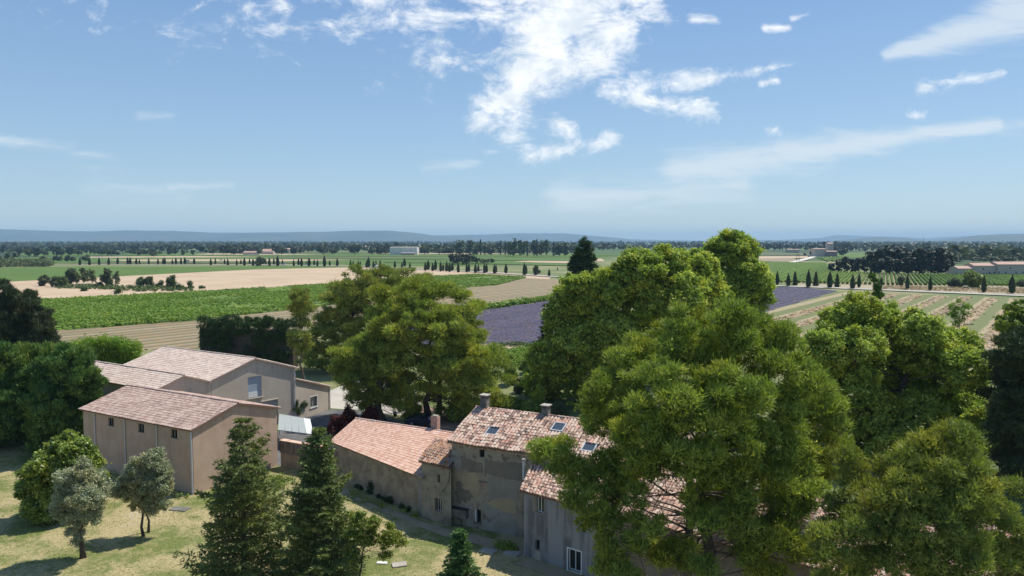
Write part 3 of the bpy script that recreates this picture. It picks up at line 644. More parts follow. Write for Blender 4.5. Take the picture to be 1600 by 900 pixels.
# --- low wing
lL = np.array([-19.30, 76.55]); lR = np.array([-8.02, 64.6]); rL = np.array([-17.25, 80.1]); rR = np.array([-1.5, 71.5])
low = thing('farm_wing', (*((lL + lR) / 2), 0), 'low farmhouse wing with salmon clay tiles over a blind rubble wall', 'farm building')
lu = unit(lR - lL); ln = np.array([lu[1], -lu[0]])
f0 = lL - ln * .35 + lu * .25; f1 = lR - ln * .35 + lu * .1
bk0 = rL + (rL - lL) * .95 + lu * .25; bk1 = np.array([.6, 75.4])
w1 = Wall(f0, f1, 0, 3.75); w4 = Wall(bk0, f0, 0, 3.75); w3 = Wall(bk1, bk0, 0, 3.75)
box_walls(low, [w1, w3, w4], 'old_wall', {2: (w4.L / 2, 5.3)})
o, _, _ = tile_roof(low, [P3(lL, 3.85), P3(lR, 3.85), P3(rR, 5.4), P3(rL, 5.4)], 'tile_low', .25, .36, h=.06, jit=.006, twist=.16)
tile_roof(low, [P3(bk1, 3.9), P3(bk0, 3.9), P3(rL, 5.4), P3(rR, 5.4)], 'tile_low', .25, .36, h=.06)
ridge_caps(low, o, P3(rL, 5.44), P3(rR, 5.44), 'tile_low', .12)
g = MB(); g.tube([P3(lR - lu * .7, 3.86), P3(lR + lu * .1, 3.9)], .12, 6); g.build('flashing', M['cement'], low)
for a_, b_ in ((.62, .635), (.8, .86), (.12, .16), (.93, .99)):
    g = MB(); q0 = rL * (1 - a_) + rR * a_; q1 = rL * (1 - b_) + rR * b_; g.box(P3(q0, 5.5), P3(q1 - q0, 0), P3(ln * .12, 0), (0, 0, .06)); g.build('mortar_patch', M['white'], low)
g = MB(); w1.slab(g, (w1.L - 1.3, w1.L - .02, 0, 3.4), -.02, .012); g.build('plaster_patch', M['cement'], low)
for u_, wd, zz in ((5.6, .5, 1.9), (3.7, 1.1, 1.0), (4.7, .6, .8), (6.9, .8, .6), (1.7, 1.4, .9), (9.0, 1.2, .5), (10.8, .9, .5), (12.8, .8, .35)):
    pass
def on_ridge(px):
    r = ray(px, 660)[:2]; d = rR - rL; s_ = (rL[1] * r[0] - rL[0] * r[1]) / (d[0] * r[1] - d[1] * r[0]); return rL + d * s_
def chimney(name, root, c, rz, dx, dy, z0, z1, m, cap=True, label=None):
    g = MB(); g.cbox((c[0], c[1], z0), dx, dy, z1 - z0, rz); o = g.build(name, M[m], root)
    if label: o['label'] = label
    if cap:
        for sx in (-1, 1):
            for sy in (-1, 1):
                g = MB(); ca, sa = math.cos(rz), math.sin(rz); x, y = sx * (dx / 2 - .08), sy * (dy / 2 - .08); g.cbox((c[0] + x * ca - y * sa, c[1] + x * sa + y * ca, z1), .14, .14, .22, rz)
                sub(g, 'chimney_support', M[m], o, root)
        g = MB(); g.cbox((c[0], c[1], z1 + .22), dx + .22, dy + .22, .08, rz); sub(g, 'cap', M['stone'], o, root)
    return o
RZ = math.atan2(-.465, .885)
cc = on_ridge(678); chimney('chimney', low, cc + np.array([.1, .55]), RZ, .8, .55, 4.6, 6.75, 'brick', cap=False)
g = MB(); g.cbox((cc[0] + .1, cc[1] + .55, 6.75), .6, .35, .12, RZ); g.build('chimney_pot', M['stone'], low)
# --- tower part
tL = np.array([-8.12, 65.0]); tR = np.array([-5.30, 62.95]); tTR = np.array([-4.2, 66.1]); tTL = np.array([-7.05, 68.5])
tower = thing('farm_tower', (*((tL + tR) / 2), 0), 'narrow rubble bay with an orange lichened roof between the low wing and tall house', 'farm building')
w1 = Wall(tL, tR, 0, 5.3)
r1 = w1.hole(w1.rect(683.5, 741.5, 687.5, 754, w=.3)); r2 = w1.hole(w1.rect(679.5, 779, 690.5, 799, w=.85))
w4 = Wall(tTL, tL, 0, 6.3, 5.3)
box_walls(tower, [w1, w4], 'tower_wall')
g = MB(); w1.slab(g, r1, -.29, -.27); o = g.build('window', M['dark'], tower); o['label'] = 'slit window'
o = window(w1, r2, tower, bars=2, frame='white', surround='ochre', depth=.18); o['label'] = 'barred window with weathered white frame'
g = MB()
for k in range(4): uu = r2[0] + (r2[1] - r2[0]) * (k + .5) / 4; w1.slab(g, (uu - .012, uu + .012, r2[2], r2[3]), -.06, -.035)
sub(g, 'bar', M['cable'], o, tower)
nt = np.array([w1.n[0], w1.n[1]])
tile_roof(tower, [P3(tL + nt * .25 - w1.u * .18, 5.28), P3(tR + nt * .25, 5.28), P3(tTR, 6.35), P3(tTL - w1.u * .18, 6.35)], 'tile_tower', .27, .36, h=.085, jit=.03)
g = MB(); g.tube([w1.at(w1.L - .1, 5.1, .05), w1.at(w1.L - .25, 4.0, .05), w1.at(w1.L - .8, 3.1, .05), w1.at(w1.L - 1.1, 2.9, .05)], .025, 5); g.build('cable', M['cable'], tower)
# --- tall house
TU, TW = np.array([.885, -.4655]), np.array([.4655, .885])
tA = np.array([-5.30, 63.75]); TLEN = 21.0; tB = tA + TU * TLEN; tC = tB + TW * 9.2; tD = tA + TW * 9.2
tall = thing('farmhouse', (*((tA + tB) / 2), 0), 'tall old farmhouse with patched render, three roof windows and a canal tile roof', 'farmhouse')
w1 = Wall(tA, tB, 0, 7.4); w2 = Wall(tB, tC, 0, 7.4); w3 = Wall(tC, tD, 0, 7.4); w4 = Wall(tD, tA, 0, 7.4)
h1 = w1.hole(w1.rect(749.5, 702.5, 756.5, 714.5, w=.5)); h2 = w1.hole(w1.rect(742, 796, 751.5, 816)); h3 = w1.hole(w1.rect(752, 753.5, 758, 763.5, w=.42))
box_walls(tall, [w1, w2, w3, w4], 'tall_wall', {1: (w2.L / 2, 9.3), 3: (w4.L / 2, 9.3)})
g = MB(); w1.slab(g, h1, -.29, -.27); o = g.build('window', M['dark'], tall); o['label'] = 'small dark attic window'
g = MB(); w1.slab(g, (h1[0] - .1, h1[1] + .1, h1[2] - .1, h1[2]), -.1, .04); sub(g, 'sill', M['stone'], o, tall)
g = MB(); w1.slab(g, h3, -.2, -.05); o = g.build('blocked_window', M['brick'], tall)
g = MB(); w1.slab(g, (h3[0] - .25, h3[1] + .2, h3[3], h3[3] + .1), -.05, .05); sub(g, 'lintel', M['darkstone'], o, tall)
g = MB(); w1.slab(g, h2, -.29, -.27); o = g.build('window', M['dark'], tall); o['label'] = 'ground floor window, open and dark inside'
g = MB(); w1.slab(g, (h2[0], h2[0] + .12, h2[2], h2[3]), -.2, -.02); sub(g, 'frame', M['white'], o, tall)
g = MB(); w1.slab(g, (h2[0] - .12, h2[1] + .1, h2[2] - .1, h2[2]), -.1, .08); sub(g, 'sill', M['darkstone'], o, tall)
def patch(w, root, pts, m, d=.015, name='plaster_patch', wob=.06, label=None):
    P_ = [w.uz(*p) for p in pts]; out = []
    for i, (u, z) in enumerate(P_):
        u2, z2 = P_[(i + 1) % len(P_)]; L_ = math.hypot(u2 - u, z2 - z); k = max(1, int(L_ / .18))
        for j in range(k):
            f = j / k; ww = wob if 0 < u + (u2 - u) * f < w.L else 0
            out.append((min(w.L, max(0.0, u + (u2 - u) * f + random.uniform(-ww, ww))), max(.02, z + (z2 - z) * f + random.uniform(-ww, ww))))
    mb = MB(); n = len(out); mb.add([w.at(u, z, d) for u, z in out] + [w.at(u, z, 0) for u, z in out], [tuple(range(n))] + [(i, n + i, n + (i + 1) % n, (i + 1) % n) for i in range(n)])
    o = mb.build(name, M[m], root)
    if label: o['label'] = label
patch(w1, tall, [(719.5, 712), (746, 722), (754, 723), (754, 738), (735, 738), (724, 733), (721, 722)], 'dark_render', .02, label='dark grey render patch')
patch(w1, tall, [(757, 715), (775, 722), (800, 722), (815, 724), (817, 752), (792, 748), (765, 742), (757, 738)], 'dark_render', .021, label='large dark grey render patch')
patch(w1, tall, [(702, 700), (718, 706), (722, 722), (722, 731), (712, 733), (702, 729)], 'pale_render', .018)
patch(w1, tall, [(709, 736), (722, 738), (748, 738), (749, 746), (749, 756), (748, 770), (738, 782), (722, 776), (714, 768), (709, 756)], 'ochre', .012, wob=.12)
patch(w1, tall, [(713, 753), (722, 752), (724, 764), (733, 764), (740, 776), (730, 785), (716, 785), (711, 775)], 'dark_render', .026, wob=.14)
patch(w1, tall, [(762, 784), (785, 779), (806, 782), (807, 803), (790, 801), (765, 790)], 'ochre', .016, label='ochre render patch')
patch(w1, tall, [(762, 746), (790, 750), (808, 754), (807, 779), (785, 777), (764, 782), (762, 770)], 'cement', .014)
patch(w1, tall, [(722, 790), (739, 785), (739.5, 822), (754, 824), (754, 787), (762, 788), (790, 803), (808, 806), (809, 840), (760, 832), (732, 824), (724, 810)], 'pale_render', .017)
patch(w1, tall, [(712, 822), (732, 826), (790, 835), (818, 846), (818, 858), (700, 835)], 'dark_render', .028)
patch(w1, tall, [(808, 754), (818, 757), (818, 806), (807, 804)], 'tower_wall', .013)
g = MB()
for k in range(int(TLEN / .3)):
    for j in range(2): w1.slab(g, (k * .3 + .03 + j * .1, k * .3 + .25 + j * .1, 7.12 + j * .13, 7.23 + j * .13), -.02, .12 + .12 * j)
q = g.build('eave_tiles', M['tile_old'], tall, rnd=True); q['kind'] = 'stuff'
g = MB(); w1.slab(g, (0, TLEN, 7.38, 7.44), -.02, .34); g.build('eave_course', M['darkstone'], tall)
# roof windows positions on the front slope
sk = []
def roof_uv(px, py, quad):
    a, b, d = quad; N = np.cross(b - a, d - a); r = ray(px, py); t = ((a - np.array([0, 0, H])) @ N) / (r @ N); p = np.array([0, 0, H]) + r * t
    m_ = np.array([b - a, d - a]).T; return np.linalg.lstsq(m_, p - a, rcond=None)[0]
def gquad(A_, B_, C_, D_, ze, zr, ov, og, up=.15):
    u = unit(B_ - A_); v = unit(C_ - B_); W_ = np.linalg.norm(C_ - B_); s_ = (zr - ze) / (W_ / 2)
    return (P3(A_ - u * og - v * ov, ze - s_ * ov + .02 + up), P3(B_ + u * og - v * ov, ze - s_ * ov + .02 + up), P3((A_ + D_) / 2 - u * og, zr + .02 + up))
tq = gquad(tA, tB, tC, tD, 7.4, 9.3, .35, .25)
Lu = np.linalg.norm(tq[1] - tq[0]); Lv = np.linalg.norm(tq[2] - tq[0])
for px, py in ((770.5, 674.5), (873, 668.5), (921, 700)):
    s_, t_ = roof_uv(px, py, tq); sk.append((s_, t_))
skip = [(s - .62 / Lu, s + .62 / Lu, t - .62 / Lv, t + .6 / Lv) for s, t in sk]
o_, Pf, N = gable(tall, tA, tB, tC, tD, 7.4, 9.3, 'tile_old', .31, .37, h=.1, jit=.03, skip=skip)
eu = unit(tq[1] - tq[0]); ev = unit(tq[2] - tq[0])
for s_, t_ in sk:
    c = tq[0] + (tq[1] - tq[0]) * s_ + (tq[2] - tq[0]) * t_
    g = MB(); hw, hh, f = .56, .58, .07
    for (u0, u1, v0, v1) in ((-hw, -hw + f, -hh, hh), (hw - f, hw, -hh, hh), (-hw + f, hw - f, -hh, -hh + f), (-hw + f, hw - f, hh - f, hh)):
        g.box(c + eu * u0 + ev * v0, eu * (u1 - u0), ev * (v1 - v0), N * .17)
    o = g.build('roof_window', M['pipe'], tall)
    g = MB(); g.box(c - eu * (hw - .02) - ev * (hh - .02) + N * .01, eu * (2 * hw - .04), ev * (2 * hh - .04), N * .12); sub(g, 'pane', M['skyglass'], o, tall)
def ridge_at(px):
    a = (tA + tD) / 2; r = ray(px, 650)[:2]; s_ = (a[1] * r[0] - a[0] * r[1]) / (TU[0] * r[1] - TU[1] * r[0]); return a + TU * s_
chimney('chimney', tall, ridge_at(757) + TW * .1, RZ, .62, .62, 8.8, 10.45, 'darkstone', label='grey chimney with stone cap')
chimney('chimney', tall, ridge_at(852.5) + TW * .1, RZ, .6, .6, 8.8, 10.15, 'darkstone', label='slimmer dark chimney')
# stone basin on the wall with a black waste pipe
us, zs = w1.uz(721, 800)
basin = thing('stone_basin', w1.at(us, zs, .25), 'old grey stone basin with a bent black pipe on the farmhouse wall', 'stone basin')
g = MB(); w1.slab(g, (us - .75, us + .75, zs - .35, zs + .38), .03, .5); basin_o = g.build('basin', M['darkstone'], basin)
g = MB(); w1.slab(g, (us - .8, us + .8, zs + .38, zs + .44), .03, .56); g.build('rim', M['cable'], basin)
g = MB(); g.tube([w1.at(us - .4, zs - .35, .25), w1.at(us - .2, zs - .5, .25), w1.at(us + .15, zs - .6, .25), w1.at(us + .18, zs - 1.15, .25)], .045, 6); g.build('waste_pipe', M['cable'], basin)
# --- front wing (grey cement end, tan beyond)
gA = np.array([.62, 56.9]); GU = np.array([.789, -.615]); GW = np.array([.615, .789]); GL = 36.
wing = thing('farm_wing', (gA[0], gA[1], 0), 'grey cement faced wing in front of the farmhouse under canal tiles', 'farm building')
fA = gA + GW * .3 + GU * .2; s1 = 7.6
w1 = Wall(fA, fA + GU * s1, 0, 5.15); w1b = Wall(fA + GU * s1, fA + GU * GL, 0, 5.15); w0 = Wall(fA + GW * 3.0 + GU * .2, fA, 0, 6.3, 5.15)
wend = Wall(fA + GU * GL, fA + GU * GL + GW * 12, 0, 5.15)
k1 = w1.hole(w1.rect(840, 777, 850, 801, w=.62)); k2 = w1.hole(w1.rect(837, 843.5, 842.5, 859, w=.42)); k3 = w1.rect(887.5, 860, 909.5, 893)
k3 = (k3[0], k3[1] - .1, k3[2], k3[3]); w1.hole(k3)
ws = box_walls(wing, [w1, w1b, w0, wend], 'grey_wall', {}, mats={1: 'wing_tan', 3: 'wing_tan'})
ws[1]['label'] = 'tan rendered wall behind the pine trunks'
wa = window(w1, k1, wing, bars=1, frame='white', depth=.15, surround='cement')
wa['label'] = 'upstairs window with white sill'
g = MB(); w1.slab(g, (k1[0] - .45, k1[0] - .12, k1[2], k1[3]), .03, .07); sub(g, 'shutter', M['cement'], wa, wing)
g = MB(); w1.slab(g, k2, -.29, -.27); o = g.build('window', M['dark'], wing); g = MB(); w1.slab(g, (k2[0] - .08, k2[1] + .1, k2[2] - .08, k2[2]), -.1, .06); sub(g, 'sill', M['brick'], o, wing); o['label'] = 'small dark window low on the wall'
g = MB(); w1.slab(g, (k2[0] - .02, k2[1] + .1, k2[2] - .95, k2[2] - .12), .002, .03); g.build('meter_panel', M['stone'], wing)
o = window(w1, k3, wing, bars=1, frame='white', depth=.22, surround='white', fw=.08); o['label'] = 'tall white framed window at the ground floor'
top0 = np.array([1.45, 59.75]); sQ = 10.5
sl_ = .40
z_e = 5.2
e0 = gA - GU * .0; e1 = gA + GU * sQ; e2 = gA + GU * (GL + .3)
def wz(p): return z_e + ((p - gA) @ GW) * sl_
wl_top0 = tA + TU * ((top0 - tA) @ TU) - TW * .03; wl_top1 = tA + TU * ((gA + GU * sQ + GW * 4.6 - tA) @ TU) - TW * .38
oW, _, _ = tile_roof(wing, [P3(e0, wz(e0) + .12), P3(e1, wz(e1) + .12), P3(wl_top1, wz(wl_top1) + .12), P3(wl_top0, wz(wl_top0) + .12)], 'tile_old', .30, .37, h=.1, jit=.03)
t1 = e1 + GW * 7.0; t2 = e2 + GW * 7.0
oW2, _, _ = tile_roof(wing, [P3(e1 + GU * .02, z_e + .12), P3(e2, z_e + .12), P3(t2, z_e + .12 + 7 * sl_), P3(wl_top1 + GU * .02, wz(wl_top1) + .12)], 'tile_old', .31, .37, h=.1, jit=.03)
t3 = e2 + GW * 13.5; t4 = wl_top1 + GW * 6 + GU * 6
tile_roof(wing, [P3(t3, z_e + .1), P3(t4, z_e + .1), P3(wl_top1 + GU * 1.5, wz(wl_top1) + .1), P3(t2, z_e + .12 + 7 * sl_)], 'tile_old', .4, .45, h=.1, jit=.03)
ridge_caps(wing, oW2, P3(wl_top1, wz(wl_top1) + .16), P3(t2, z_e + .16 + 7 * sl_), 'tile_old', .15)
ft = np.array([.95, 59.4]); g = MB(); g.tube([P3(ft, 5.4), P3(ft, 6.95)], .1, 8); fo = g.build('flue', M['pipe'], wing)
g = MB(); g.tube([P3(ft, 6.95), P3(ft, 7.12)], .15, 8); sub(g, 'flue_cap', M['stone'], fo, wing)
# --- slabs and small things on the lawn
def slab_at(px, py, dx, dy, h, m, name, label, cat, rz=-.5, group=None, z=.04):
    p = G(px, py); o = MB(); o.cbox((p[0], p[1], z), dx, dy, h, rz)
    q = o.build(name, m); me = q.data
    for v in me.vertices: v.co.x -= p[0]; v.co.y -= p[1]; v.co.z -= z
    q.location = (p[0], p[1], z); tag(q, label, cat, group); return q
slab_at(763, 863, 1.25, .8, .12, M['stone'], 'stone_slab', 'flat stone slab on the grass nearer the small spruce', 'slab', group='stone slabs by the farmhouse')
slab_at(800, 866.5, 1.25, .85, .14, M['stone'], 'stone_slab', 'flat stone slab on the dirt nearer the grey wing', 'slab', group='stone slabs by the farmhouse')
slab_at(624, 884, 1.1, .8, .1, M['stone'], 'flat_rock', 'pale flat rock lying on the dry lawn', 'rock', rz=.3)
slab_at(597, 881, .8, .35, .08, M['white'], 'flat_rock', 'narrow white stone on the lawn beside the leafy small tree', 'rock', rz=-.1)
mh = slab_at(281, 796.5, 1.7, .95, .08, M['darkstone'], 'manhole_cover', 'grey concrete manhole cover by the barn corner', 'manhole cover', rz=-.2)
# --- garden pot on the parking
p = G(617.5, 651); pot = thing('garden_pot', (p[0], p[1], .09), 'small black pot with a white top on the brown ground by the pine trunk', 'pot')
g = MB(); g.tube([(p[0], p[1], .09), (p[0], p[1], .5)], [.22, .32], 8); g.build('pot', M['cable'], pot)
g = MB(); g.tube([(p[0], p[1], .5), (p[0], p[1], .66), (p[0], p[1], .8)], [.34, .3, .1], 8); g.build('lid', M['white'], pot)
# --- parked car
def car_body(name, L_, Wd, prof_body, prof_cab, paint, root, origin, rz, simple=False):
    """side profiles (x along the car, z up) lofted across the width"""
    ca, sa = math.cos(rz), math.sin(rz)
    def W3(x, y, z): return (origin[0] + x * ca - y * sa, origin[1] + x * sa + y * ca, origin[2] + z)
    def loft(mb, prof, secs):
        n = len(prof); V = [W3(x * sx, y, (z - zc) * sz + zc) for y, sx, sz, zc in secs for x, z in prof]
        F = [(j * n + i, j * n + (i + 1) % n, (j + 1) * n + (i + 1) % n, (j + 1) * n + i) for j in range(len(secs) - 1) for i in range(n)]
        F += [tuple(range(n))[::-1], tuple((len(secs) - 1) * n + i for i in range(n))]; mb.add(V, F)
    mb = MB(); h = Wd / 2
    loft(mb, prof_body, [(-h, .975, .86, .45), (-h * .94, .995, .98, .45), (-h * .5, 1, 1, .5), (h * .5, 1, 1, .5), (h * .94, .995, .98, .45), (h, .975, .86, .45)])
    body = mb.build('body', paint, root, smooth=False)
    mb = MB(); loft(mb, prof_cab, [(-h * .84, .96, .9, .85), (-h * .74, 1, 1, .85), (h * .74, 1, 1, .85), (h * .84, .96, .9, .85)]); cabn = mb.build('cabin', M['glass'], root)
    zt = max(z for x, z in prof_cab); xs = [x for x, z in prof_cab if z > zt - .08]
    mb = MB(); loft(mb, [(min(xs) - .05, zt - .04), (max(xs) + .05, zt - .04), (max(xs) - .05, zt + .02), (min(xs) + .05, zt + .02)], [(-h * .76, 1, 1, 1), (h * .76, 1, 1, 1)]); mb.build('roof', paint, root)
    if not simple:
        pb = [(x, z) for x, z in prof_cab]
        for sy in (-1, 1):
            mb = MB()
            for i in range(len(pb) - 1):
                if pb[i][1] > .9 or pb[i + 1][1] > .9: mb.tube([W3(pb[i][0], sy * h * .80, pb[i][1] + .005), W3(pb[i + 1][0], sy * h * .80, pb[i + 1][1] + .005)], .035, 4)
            mb.tube([W3(.05, sy * h * .83, .92), W3(.0, sy * h * .79, zt)], .035, 4)
            mb.build('pillar', paint, root)
        for sy in (-1, 1):
            mb = MB(); mb.box(W3(.75, sy * (h + .02) - .09, .92), np.array(W3(.18, 0, 0)) - np.array(W3(0, 0, 0)), np.array(W3(0, .18, 0)) - np.array(W3(0, 0, 0)), (0, 0, .14)); mb.build('mirror', paint, root)
            mb = MB(); mb.box(W3(L_ / 2 - .12, sy * h * .72 - .18, .55), np.array(W3(.1, 0, 0)) - np.array(W3(0, 0, 0)), np.array(W3(0, .36, 0)) - np.array(W3(0, 0, 0)), (0, 0, .15)); mb.build('headlight', M['white'], root)
            mb = MB(); mb.box(W3(-L_ / 2 + .01, sy * h * .72 - .18, .7), np.array(W3(.08, 0, 0)) - np.array(W3(0, 0, 0)), np.array(W3(0, .36, 0)) - np.array(W3(0, 0, 0)), (0, 0, .14)); mb.build('tail_light', M['redlamp'], root)
    for x in (-L_ * .3, L_ * .31):
        for y in (-h * .9, h * .9):
            mb = MB(); mb.tube([W3(x, y - .1, .32), W3(x, y + .1, .32)], .32, 12); wh = mb.build('wheel', M['cable'], root)
            if not simple: mb = MB(); mb.tube([W3(x, y - .115, .32), W3(x, y + .115, .32)], .19, 8); sub(mb, 'rim', M['steel'], wh, root)
BP = [(-2.15, .3), (-2.2, .6), (-2.12, .95), (-1.5, 1.0), (.9, .95), (1.85, .82), (2.15, .62), (2.15, .3), (1.7, .22), (-1.7, .22)]
CP = [(-1.95, .93), (-1.35, 1.36), (-.6, 1.46), (.15, 1.45), (1.1, .93)]
VP = [(-2.1, .35), (-2.15, 1.1), (1.3, 1.15), (2.1, .95), (2.2, .4)]; VC = [(-2.1, 1.0), (-2.05, 1.95), (.9, 2.0), (1.5, 1.1)]
cpos = np.array([-12.1, 98.3, .09]); car = thing('parked_car', cpos, 'black car parked on the brown ground behind the low wing roof', 'car')
car_body('car', 4.35, 1.8, BP, CP, M['carpaint'], car, cpos, -.12)
# small vehicles on the road
for px, py, kind, lab in ((293, 410.6, 'v', 'white van between the cypresses on the far left stretch of road'), (345.5, 407.5, 'c', 'white car in the far field lane beyond the cypresses'), (443, 414.6, 'c', 'white car on the road just behind a cypress by the bare shrub'), (478, 414.9, 'c', 'white car next along the road from the bare shrub'), (586.5, 417.2, 'v', 'white van on the road above the pine crown'), (752.5, 424.6, 'c', 'white car passing the cypresses near the dark clump')):
    p = G(px, py); p[2] = .5; o = thing('road_van' if kind == 'v' else 'road_car', p, lab, 'van' if kind == 'v' else 'car', 'white vehicles on the cypress road')
    sc = 1.25 if kind == 'v' else 1.0
    car_body('v', 4.4, 1.9, [(x * sc, z * sc) for x, z in (VP if kind == 'v' else BP)], [(x * sc, z * sc) for x, z in (VC if kind == 'v' else CP)], M['white'], o, p, math.pi * .97 if px < 560 else -.75, simple=True)
# --- far buildings
def far_house(label, px0, px1, py, h, depth, wall='farwall', roof='farroof', rise=None, turn=0, wins=0, cat='house', name='house', group=None):
    a = G(px0, py)[:2]; b = G(px1, py + turn)[:2]; u = unit(b - a); v = np.array([-u[1], u[0]]); rise = rise if rise is not None else depth * .14
    root = thing(name, (*((a + b) / 2), 0), label, cat, group); L_ = np.linalg.norm(b - a)
    ws_ = [Wall(a, b, 0, h), Wall(b, b + v * depth, 0, h), Wall(b + v * depth, a + v * depth, 0, h), Wall(a + v * depth, a, 0, h)]
    rects = []
    for k in range(wins):
        u0 = L_ * (k + .5 + random.uniform(-.2, .2)) / wins; z0 = h * random.choice((.22, .6)); rects.append((u0 - .45, u0 + .45, z0, z0 + 1.3))
    ws_[0].open += rects
    box_walls(root, ws_, wall, {1: (depth / 2, h + rise), 3: (depth / 2, h + rise)}, depth=.25)
    for r in rects: g = MB(); ws_[0].slab(g, r, -.26, -.22); g.build('window', M['glass'], root)
    m0 = a + v * depth / 2 - u * .3; m1 = b + v * depth / 2 + u * .3; s = rise / (depth / 2) * .4
    g = MB(); th = .25
    for e0_, e1_ in ((a - v * .4 - u * .3, b - v * .4 + u * .3), (b + v * (depth + .4) + u * .3, a + v * (depth + .4) - u * .3)):
        n0, n1 = (m0, m1) if np.linalg.norm(e0_ - m0) < np.linalg.norm(e0_ - m1) else (m1, m0)
        q = [P3(e0_, h - s + .1), P3(e1_, h - s + .1), P3(n1, h + rise + .1), P3(n0, h + rise + .1)]; g.add(q + [x + np.array([0, 0, th]) for x in q], [(3, 2, 1, 0), (4, 5, 6, 7), (0, 1, 5, 4), (1, 2, 6, 5), (2, 3, 7, 6), (3, 0, 4, 7)])
    g.build('roof', M[roof], root)
    return root, ws_
far_house('leftmost low section of the long stone farmstead with pale roof', 1497, 1521, 431, 5.0, 11, roof='farroof', turn=0)
far_house('middle section of the long stone farmstead with greyer roof', 1521.6, 1558, 431, 7.0, 12, wins=4, turn=0)
far_house('tallest section of the long stone farmstead running out at the edge', 1558.6, 1660, 431.2, 8.0, 12, wins=12, turn=0)
far_house('tiny lean-to at the end of the stone farmstead', 1487, 1496.5, 430, 2.4, 6)
far_house('stone farmstead with square left block beside the white track', 1272, 1291, 401.3, 12, 18, wins=3, rise=.8)
far_house('tall narrow rear house of the farmstead by the white track', 1294, 1302, 400.2, 20, 12, wins=1, rise=1.5)
far_house('low stone range of the farmstead by the white track', 1291.5, 1308, 401.4, 8, 14, wall='wing_tan', rise=1.)
far_house('small cream shed at the edge of the far wood', 1231, 1249, 395.2, 6.5, 14, wall='farwall', rise=1)
far_house('long white building with a pink awning in front of the wood', 609, 651.5, 398.2, 13, 30, wall='farwhite', roof='farwall', rise=.6, wins=6)
far_house('low pink awning building in front of the long white building', 627, 648, 398.6, 3.5, 10, wall='farroof', roof='farwhite', rise=.3)
far_house('red roofed house among the trees behind the cypresses', 409, 427, 397.3, 5, 16, rise=4.5)
far_house('low cream house beside the red roofed house', 380, 401, 398.1, 4, 14, rise=2)
far_house('tiny pink house in the wood above the bare shrub', 445, 452, 396, 8, 12, rise=2)
far_house('white flat roofed shed far out in the woods', 1421, 1434, 384.6, 14, 40, wall='farwhite', roof='farwhite', rise=1)
for i, (a_, b_, y_) in enumerate(((1450, 1453, 388), (1476, 1483, 384.2), (1523, 1531, 387), (1537, 1542, 386.2), (1556, 1566, 383.2), (1584, 1592, 386.2), (567, 576, 391.5), (1222, 1232, 386), (1494, 1499, 382.6))):
    far_house('tiny far cottage half hidden in the woods on the plain', a_, b_, y_, 9, 20, wall='farwhite' if i % 2 else 'farwall', rise=2.5, group='tiny cottages in the far woods')
# utility poles
for px, pt, lab in ((1245, 392, 'thin utility pole left of its twin beside the track'), (1248.4, 397, 'thin utility pole right of its twin beside the track')):
    p = G(px, 410.5); o = thing('utility_pole', p, lab, 'utility pole', 'utility poles by the white track'); hh = D(px, pt, p[1])[2]
    g = MB(); g.tube([p, (p[0], p[1], hh)], .22, 5); g.build('pole', M['bark'], o)
    g = MB(); g.cbox((p[0], p[1], hh - 1), 2.2, .2, .2); g.build('crossbar', M['bark'], o)
for px, pt, y in ((1442.5, 370.5, 384), (1589.8, 375, 389)):
    p = G(px, y); hh = D(px, pt, p[1])[2]; o = thing('pylon', p, 'slim mast rising over the far woods' + (' near the white roofed shed' if px < 1500 else ' at the edge of view'), 'mast')
    g = MB(); g.tube([p, (p[0], p[1], hh)], [1.6, .6], 4); g.build('mast_pole', M['steel'], o)
# ------------------------------------------------------------------ vegetation
def rdir(n, rng):
    v = rng.randn(n, 3); return v / np.linalg.norm(v, axis=1, keepdims=True)
def nrm(v): return v / (np.linalg.norm(v, axis=1, keepdims=True) + 1e-9)
def poisson(C, Rr, k):
    order = np.arange(len(C)); out = []; P = np.empty((len(C), 3)); R_ = np.empty(len(C)); n = 0
    for i in order:
        if n and (((P[:n] - C[i]) ** 2).sum(1) < (k * (R_[:n] + Rr[i])) ** 2).any(): continue
        P[n] = C[i]; R_[n] = Rr[i]; n += 1; out.append(i)
    return np.array(out)
def clumps_of(lobes, cr, cover, rng, under=.45, sep=.42):
    C = []; Rr = []
    for i, (c, r) in enumerate(lobes):
        rm = (r[0] * r[1] * r[2]) ** (1 / 3); n = max(5, int(cover * 9 * (rm / cr) ** 2))
        d = rdir(n, rng); inner = rng.rand(n) < .15
        f = np.where(inner, .35 + .4 * rng.rand(n), .72 + .36 * rng.rand(n)); p = c + d * r * f[:, None]
        keep = ~((d[:, 2] < -.25) & (rng.rand(n) < under))
        for j, (c2, r2) in enumerate(lobes):
            if j != i: keep &= ~((np.linalg.norm((p - c2) / r2, axis=1) < .62) & (rng.rand(n) < .85))
        C.append(p[keep]); Rr.append(cr * (.45 + 1.0 * rng.rand(keep.sum()) ** 1.3))
    C = np.concatenate(C); Rr = np.concatenate(Rr)
    if sep: q = rng.permutation(len(C)); C, Rr = C[q], Rr[q]; q = poisson(C, Rr, sep); C, Rr = C[q], Rr[q]
    return C, Rr
